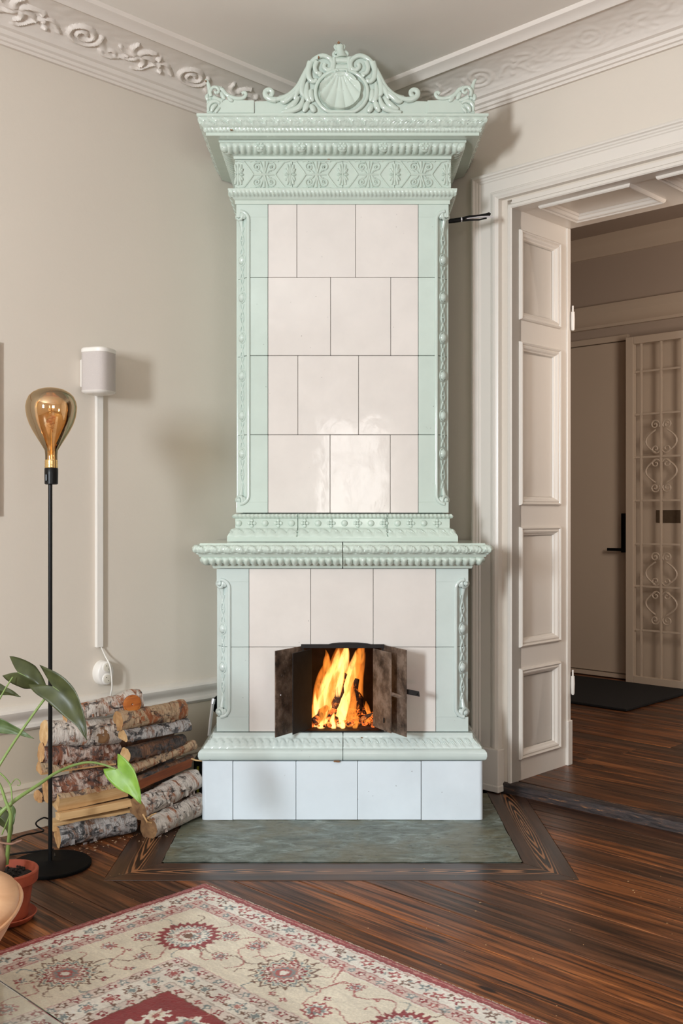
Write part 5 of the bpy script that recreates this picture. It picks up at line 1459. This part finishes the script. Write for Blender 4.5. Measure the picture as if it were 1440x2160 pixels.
# outer guard: vine with little flowers
def g1(x, y, k):
    c_ = palette[k%5]; flower(x+.006*((k%2)*2-1), y, .0125, [(1.0,c_),(.45,cream)], 5, k, .35); 
    flower(x-.016*((k%2)*2-1), y+.018, .006, [(1.0, palette[(k+3)%5])], 4, k, .3)
along(.058, .058, .044, g1)
along(.0565, .08, .022, lambda x, y, k: flower(x+.018*math.sin(k*1.9), y, .0035, [(1, brown if k%3 else blue)], 3, k, .3))
along(.104, .104, .030, lambda x, y, k: flower(x, y, .0095, [(1.0, [rose,blue,red][k%3]),(.4,cream)], 5, k, .3))
along(.352, .352, .030, lambda x, y, k: flower(x, y, .010, [(1.0, [red,brown,blue][k%3]),(.45,cream)], 5, k, .3))
def g4(x, y, k):
    flower(x, y, .0175, [(1.0,[red,blue,brown][k%3]),(.72,cream),(.5,[rose,pink,blue][k%3])], 6, k, .28); flower(x+.012, y+.028, .006, [(1,brown)],4,k,.3)
along(.397, .397, .056, g4)
along(.442, .442, .034, lambda x, y, k: flower(x, y, .0085, [(1.0, [blue,red,brown,rose][k%4]),(.4,cream)], 4, k, .3))
# main border palmettes
def palmette(x, y, k, r=.080, tilt=0.0, asp=1.0, main=red):
    for q in range(8):
        an = tilt+q*.785+.3; curve((x+r*1.0*math.cos(an), y+r*1.0*math.sin(an)), (x+r*1.7*math.cos(an+.45), y+r*1.7*math.sin(an+.45)), .22, .0016, [brown,blue,rose][q%3])
    if main is red: flower(x, y, r, [(1.0,red),(.74,cream),(.66,blue*1.05),(.58,cream*.98),(.42,pink),(.30,cream),(.18,brown)], 22, 0, .10, asp, tilt)
    else: flower(x, y, r*1.05, [(1.0,brown),(.90,beige),(.80,blue),(.72,beige),(.66,red),(.56,cream),(.48,pink),(.36,blue),(.26,rose),(.14,cream)], 16, 1, .12, asp, tilt)
palmette(.250,.256,0,.074,math.pi/4,1.05)
for k, bb_ in enumerate((.574,.93,1.25)): palmette(.222, bb_, k, .066, 0, 1.1, brown if k%2==0 else red)
for k, aa_ in enumerate((.569,.90)): palmette(aa_, .222, k, .066, math.pi/2, 1.1, brown if k%2==0 else red)
def mini(x, y, k, r=.026): flower(x, y, r, [(1.0,rose),(.78,cream),(.60,blue),(.40,rose),(.2,cream)], 9, k, .18)
for (x, y) in ((.395,.27),(.267,.402),(.17,.42),(.42,.165),(.29,.75),(.16,.74),(.75,.29),(.74,.16),(.29,1.08),(.16,1.09),(.18,.33),(.33,.18)): 
    k = int(x*100+y*77); mini(x, y, k, .018 + .012*((k%3)/2))
for (p, q, bw) in (((.267,.402),(.222,.50),.12),((.395,.27),(.50,.222),.12),((.17,.42),(.30,.46),-.2),((.42,.165),(.46,.30),.2),((.222,.65),(.29,.75),.2),((.222,.65),(.16,.74),-.2),((.65,.222),(.75,.29),.2),((.14,.62),(.15,.72),.3),((.222,1.0),(.29,1.08),.2),((.222,1.0),(.16,1.09),-.2),((.15,.50),(.19,.36),.3),((.267,.402),(.31,.31),.3),((.395,.27),(.31,.31),-.3),((.29,.75),(.25,.86),.2),((.16,.74),(.18,.87),-.2)):
    curve(p, q, bw, .0019, brown if abs(bw)<.15 else rose)
for k in range(46):
    x, y = rs.uniform(.14,.32), rs.uniform(.14,1.27)
    if k%2: x, y = y*.66+.05, rs.uniform(.14,.32)
    if min(x,y) < .14 or (x>.32 and y>.32): continue
    flower(x, y, rs.uniform(.004,.009), [(1.0, palette[k%5]),(.4,cream)], 4, k, .35)
# central field
fmask = (a>.455)&(b>.455); setm(fmask, red); setm(fmask&((a<.458)|(b<.458)), brown)
for k in range(60):
    x, y = rs.uniform(.48,.88), rs.uniform(.48,1.27); 
    flower(x, y, rs.uniform(.010,.026), [(1.0,cream),(.6,[blue,pink,beige][k%3]),(.3,rose)], 5+k%4, k, .25, 1.3, k)
    if k%2: curve((x,y),(x+rs.uniform(-.09,.09),y+rs.uniform(-.09,.09)), .15, .0016, pink)
# abrash and wear
nz = .90 + .20*vnoise(AA,BB,18,7) ; nz2 = .93+.14*vnoise(AA*3,BB*.6,60,8); fine_ = .90+.20*rs.rand(*AA.shape)
col *= (nz*nz2*fine_)[...,None]; col = np.clip(col, 0, 1)
na, nb_ = AA.shape
zr = .007 + .0012*vnoise(AA,BB,40,9) + .0016*rs.rand(*AA.shape)
zr[0,:] = .002; zr[:,0] = .002
verts = np.stack([RV+BB, RU-AA, zr], -1).reshape(-1,3)
idx = np.arange(na*nb_).reshape(na,nb_)
quads = np.stack([idx[:-1,:-1], idx[:-1,1:], idx[1:,1:], idx[1:,:-1]], -1).reshape(-1,4)[:, ::-1]
me = bpy.data.meshes.new('rug_pile'); me.vertices.add(len(verts)); me.vertices.foreach_set('co', verts.ravel().astype(np.float32))
me.loops.add(quads.size); me.loops.foreach_set('vertex_index', quads.ravel().astype(np.int32))
me.polygons.add(len(quads)); me.polygons.foreach_set('loop_start', np.arange(0, quads.size, 4, dtype=np.int32))
me.update(calc_edges=True)
ca = me.color_attributes.new('pattern', 'FLOAT_COLOR', 'POINT')
ca.data.foreach_set('color', np.concatenate([col.reshape(-1,3), np.ones((na*nb_,1))], 1).ravel().astype(np.float32))
if me.polygons[0].normal.z < 0: me.flip_normals()
m = NT('woven_wool'); at = m.node('ShaderNodeAttribute', attribute_name='pattern'); 
fz_ = m.noise(m.coords(), 900, 2, .6); m.base(m.mix(.35, at.outputs['Color'], m.mix(1.0, at.outputs['Color'], m.ramp(fz_, [(.3,(.5,.5,.5)),(.7,(1,1,1))]), 'MULTIPLY'))); m.set(Roughness=.95); m.b.inputs['Sheen Weight'].default_value = .25; m.bump(fz_, .5, .002)
me.materials.append(m.m)
rug = thing('rug', 'cream and red oriental rug with flowered borders lying on the plank floor', 'rug', (RV, RU, .001), room=True)
o = bpy.data.objects.new('pile', me); C.objects.link(o); o.parent = rug; o.location = (-RV, -RU, 0.0)
mb = MB(); rr = random.Random(8)
M_fringe = plain('white_wool_fringe', srgb(226,214,200), .95)
v_ = RV
while v_ < RV+1.9:
    ln = rr.uniform(.005,.012); dx = rr.uniform(-.003,.003)
    mb.tube([(v_, RU-.003, .004), (v_+dx*.5, RU+ln*.5, .0050), (v_+dx, RU+ln, .0022)], [.0013,.0016,.0007], 4); v_ += rr.uniform(.0017,.0032)
mb.build('fringe', M_fringe, rug, kind='stuff')

# ================================================================== POTTED PLANT
PX, PY = X(14,2.62), 2.62
pot = thing('potted_climber', 'climbing plant with arrow shaped leaves in a terracotta pot', 'plant', (PX,PY,.0))
MB().lathe([(0,.001),(.060,.001),(.066,.004),(.076,.018),(.074,.020),(.068,.012),(.058,.008),(0,.008)], 48, (PX,PY,0)).build('saucer', M_terra, pot, smooth=40)
MB().lathe([(0,.009),(.050,.009),(.054,.012),(.066,.098),(.075,.099),(.078,.102),(.080,.128),(.078,.131),(.072,.131),(.070,.120),(.062,.105),(0,.104)], 56, (PX,PY,0)).build('pot', M_terra, pot, smooth=35)
mb = MB(); P = []
for i in range(10):
    row = []
    for k in range(33):
        th = 2*math.pi*k/32; r_ = .070*i/9; row.append((PX+r_*math.cos(th), PY+r_*math.sin(th), .112+.010*mnoise.noise(Vector((r_*60*math.cos(th), r_*60*math.sin(th), 0)))))
    P.append(row)
mb.grid(P); rr = random.Random(3)
for i in range(90):
    th = rr.uniform(0,6.28); r_ = .066*math.sqrt(rr.random()); s_ = rr.uniform(.002,.005); mb.ball((PX+r_*math.cos(th), PY+r_*math.sin(th), .116), (s_,s_,s_*.8), 5, 4)
mb.build('soil', M_soil, pot)
def stem(pts, r, name='stem', mat=None):
    q = smooth3([W(*p) for p in pts]); m_ = MB(); rr_ = [r[0]+(r[1]-r[0])*i/(len(q)-1) for i in range(len(q))]; m_.tube(q, rr_, 10); return m_.build(name, mat or M_stem, pot, smooth=True)
stem([(14,1822,2.60),(18,1780,2.58),(22,1740,2.55),(22,1716,2.54),(12,1690,2.54),(2,1660,2.54),(-10,1640,2.54)], (.0055,.003))
stem([(-4,1722,2.56),(10,1706,2.56),(40,1682,2.58),(80,1656,2.62),(115,1632,2.66),(150,1616,2.70),(185,1608,2.72),(215,1612,2.73),(244,1622,2.73)], (.0058,.0024))
stem([(-6,1622,2.56),(10,1596,2.57),(40,1550,2.60),(75,1500,2.63),(104,1462,2.65),(116,1450,2.66)], (.0036,.0030))
stem([(-4,1480,2.66),(10,1455,2.66),(27,1428,2.66)], (.0024,.0018))
stem([(-4,1628,2.60),(10,1640,2.60),(22,1658,2.60),(25,1690,2.58),(20,1720,2.56),(4,1760,2.58)], (.0022,.0018))
stem([(23,1655,2.60),(28,1648,2.60),(34,1643,2.60),(40,1646,2.60),(43,1652,2.60),(41,1657,2.60),(36,1656,2.60)], (.0014,.0008), 'tendril')
stem([(-8,1775,2.56),(10,1779,2.56),(25,1780,2.56),(36,1776,2.55),(46,1772,2.55)], (.0030,.0024), 'twig', M_twig)
stem([(2,1835,2.60),(6,1810,2.59),(2,1790,2.60),(-4,1770,2.60)], (.010,.007), 'woody_stem', M_twig)
def leaf(mid, half_px, mat, fold=.25, side=1.0, lobe=.25, tw=(0,1), label=None, asym=(1.0,1.0), dz=0.0, heart=True):
    """mid: pixel polyline (px,py,Y) base -> tip; blade of half width half_px, lobes reaching behind the base"""
    q = smooth3([W(*p) for p in mid], 6); n = len(q); P = []; NW = 6
    for i in range(n):
        t = i/(n-1)
        prof = (math.sin(math.pi*min(1, t*.92+.10)**.60))**.9*(1-.18*t) if t < .999 else 0.0
        wd_ = half_px*q[i].y/F*max(prof, .015)
        tg = (q[min(n-1,i+1)] - q[max(0,i-1)]).normalized()
        vdir = Vector((0,1,0)); sd = tg.cross(vdir).normalized()
        back = -tg*lobe*half_px*q[i].y/F
        row = []
        for k in range(-NW, NW+1):
            s_ = k/NW; am = asym[0] if s_ < 0 else asym[1]
            off = sd*(s_*wd_*am) + vdir*(fold*abs(s_)**1.3*wd_*side) + Vector((0,0,.0))
            lb = back*(abs(s_)**.8)*max(0, 1-t*3.0)*1.6 if heart else Vector((0,0,0))
            rip = Vector((0,1,0))*.0018*math.sin(t*14+s_*3)*abs(s_)
            row.append(q[i] + off + lb + rip - vdir*.0012*math.exp(-(s_*6)**2))
        P.append(row)
    m_ = MB().grid(P)
    o_ = m_.build('leaf', mat, pot, smooth='all', fixn=False)
    md = o_.modifiers.new('solid', 'SOLIDIFY'); md.thickness = .0008
    if label: o_['label'] = label
    vm = MB(); vm.tube([p - Vector((0,.0012,0)) for p in q], [.0012*(1-.8*i/(n-1)) for i in range(n)], 5); vo = vm.build('leaf_vein', M_stem, None, smooth=True)
    vo.parent = o_; vo.location = -ORG[pot.name]; 
    return o_
leaf([(38,1418,2.67),(58,1428,2.66),(80,1442,2.66),(104,1474,2.64)], 33, M_leafd, .5, 1, .7, label='dark folded leaf left of the lamp pole', asym=(1.0,.8))
leaf([(112,1448,2.64),(130,1462,2.63),(152,1490,2.62),(170,1522,2.60),(183,1561,2.59)], 36, M_leafd, .35, -1, .9, label='large drooping dark leaf right of the lamp pole', asym=(.9,.9))
leaf([(249,1622,2.73),(264,1640,2.72),(282,1664,2.71),(298,1696,2.70)], 30, M_leafl, .22, -1, .5, label='bright green leaf hanging before the log stack')
leaf([(-30,1448,2.72),(-5,1454,2.72),(18,1460,2.71),(44,1470,2.70)], 13, M_leafd, .4, 1, .3, label='small dark leaf at the left edge')
leaf([(-30,1522,2.74),(0,1530,2.74),(32,1540,2.73),(72,1558,2.72)], 17, M_leafm, .3, -1, .3, label='long mid green leaf at the left edge')
leaf([(-12,1716,2.66),(6,1728,2.66),(18,1745,2.66),(22,1772,2.66)], 18, M_leafd, .3, 1, .3, label='dark shaded leaf low above the pot')
leaf([(20,1700,2.64),(26,1712,2.64),(27,1730,2.64),(24,1748,2.64)], 7, M_leafm, .3, 1, .3)

# ================================================================== LEATHER CHAIR and GLASS TABLE at the near left
CXx, CYy = -.955, 2.0
chair = thing('leather_armchair', 'tan leather armchair of which only a rounded corner shows at the left edge', 'chair', (CXx,CYy,.010))
mb = MB(); n = 72; lv_ = [(.10,.07),(.15,.065),(.20,.09),(.235,.13),(.262,.175),(.285,.215),(.300,.245),(.306,.262),(.300,.272),(.27,.280),(.20,.276),(.05,.272)]
vs = []
for r_, z_ in lv_:
    for k in range(n):
        th = 2*math.pi*k/n; wr = 1 + .006*math.sin(th*9+z_*30) + .004*mnoise.noise(Vector((math.cos(th)*6, math.sin(th)*6, z_*20)))
        vs.append((CXx+r_*wr*math.cos(th), CYy+r_*wr*math.sin(th), z_ + .004*math.sin(th*5)))
fs = [(i*n+k, i*n+(k+1)%n, (i+1)*n+(k+1)%n, (i+1)*n+k) for i in range(len(lv_)-1) for k in range(n)] + [tuple(range(n-1,-1,-1)), tuple((len(lv_)-1)*n+k for k in range(n))]
mb.add(vs, fs); mb.build('seat', M_leather, chair, smooth='all')
mb = MB(); mb.tube([(CXx+.3075*math.cos(t), CYy+.3075*math.sin(t), .258+.004*math.sin(t*5)) for t in np.linspace(0,2*math.pi,73)[:-1]], .0045, 8, closed=True); mb.build('piping', M_leather, chair, smooth=True)
for k in range(4):
    an = math.pi/4 + k*math.pi/2; m_ = MB(); m_.tube([(CXx+.13*math.cos(an), CYy+.13*math.sin(an), .010), (CXx+.09*math.cos(an), CYy+.09*math.sin(an), .085)], [.009,.014], 12); m_.build('leg', M_blackm, chair, smooth=40)
tb = thing('glass_table', 'low table with a clear glass top at the lower left corner', 'table', (-1.2, .42, .010), room=True)
MB().box(-1.72, -.72, .13, .732, .342, .350).build('glass_top', M_tglass, tb, bevel=.0015)
for (x, y) in ((-1.66,.19),(-.78,.19),(-1.66,.665),(-.78,.665)):
    MB().box(x-.011, x+.011, y-.011, y+.011, .0095, .3415).build('leg', M_blackm, tb, bevel=.002)

print('objects', len(bpy.data.objects), 'tris', sum(len(o.data.polygons)*2 for o in bpy.data.objects if o.type == 'MESH'))
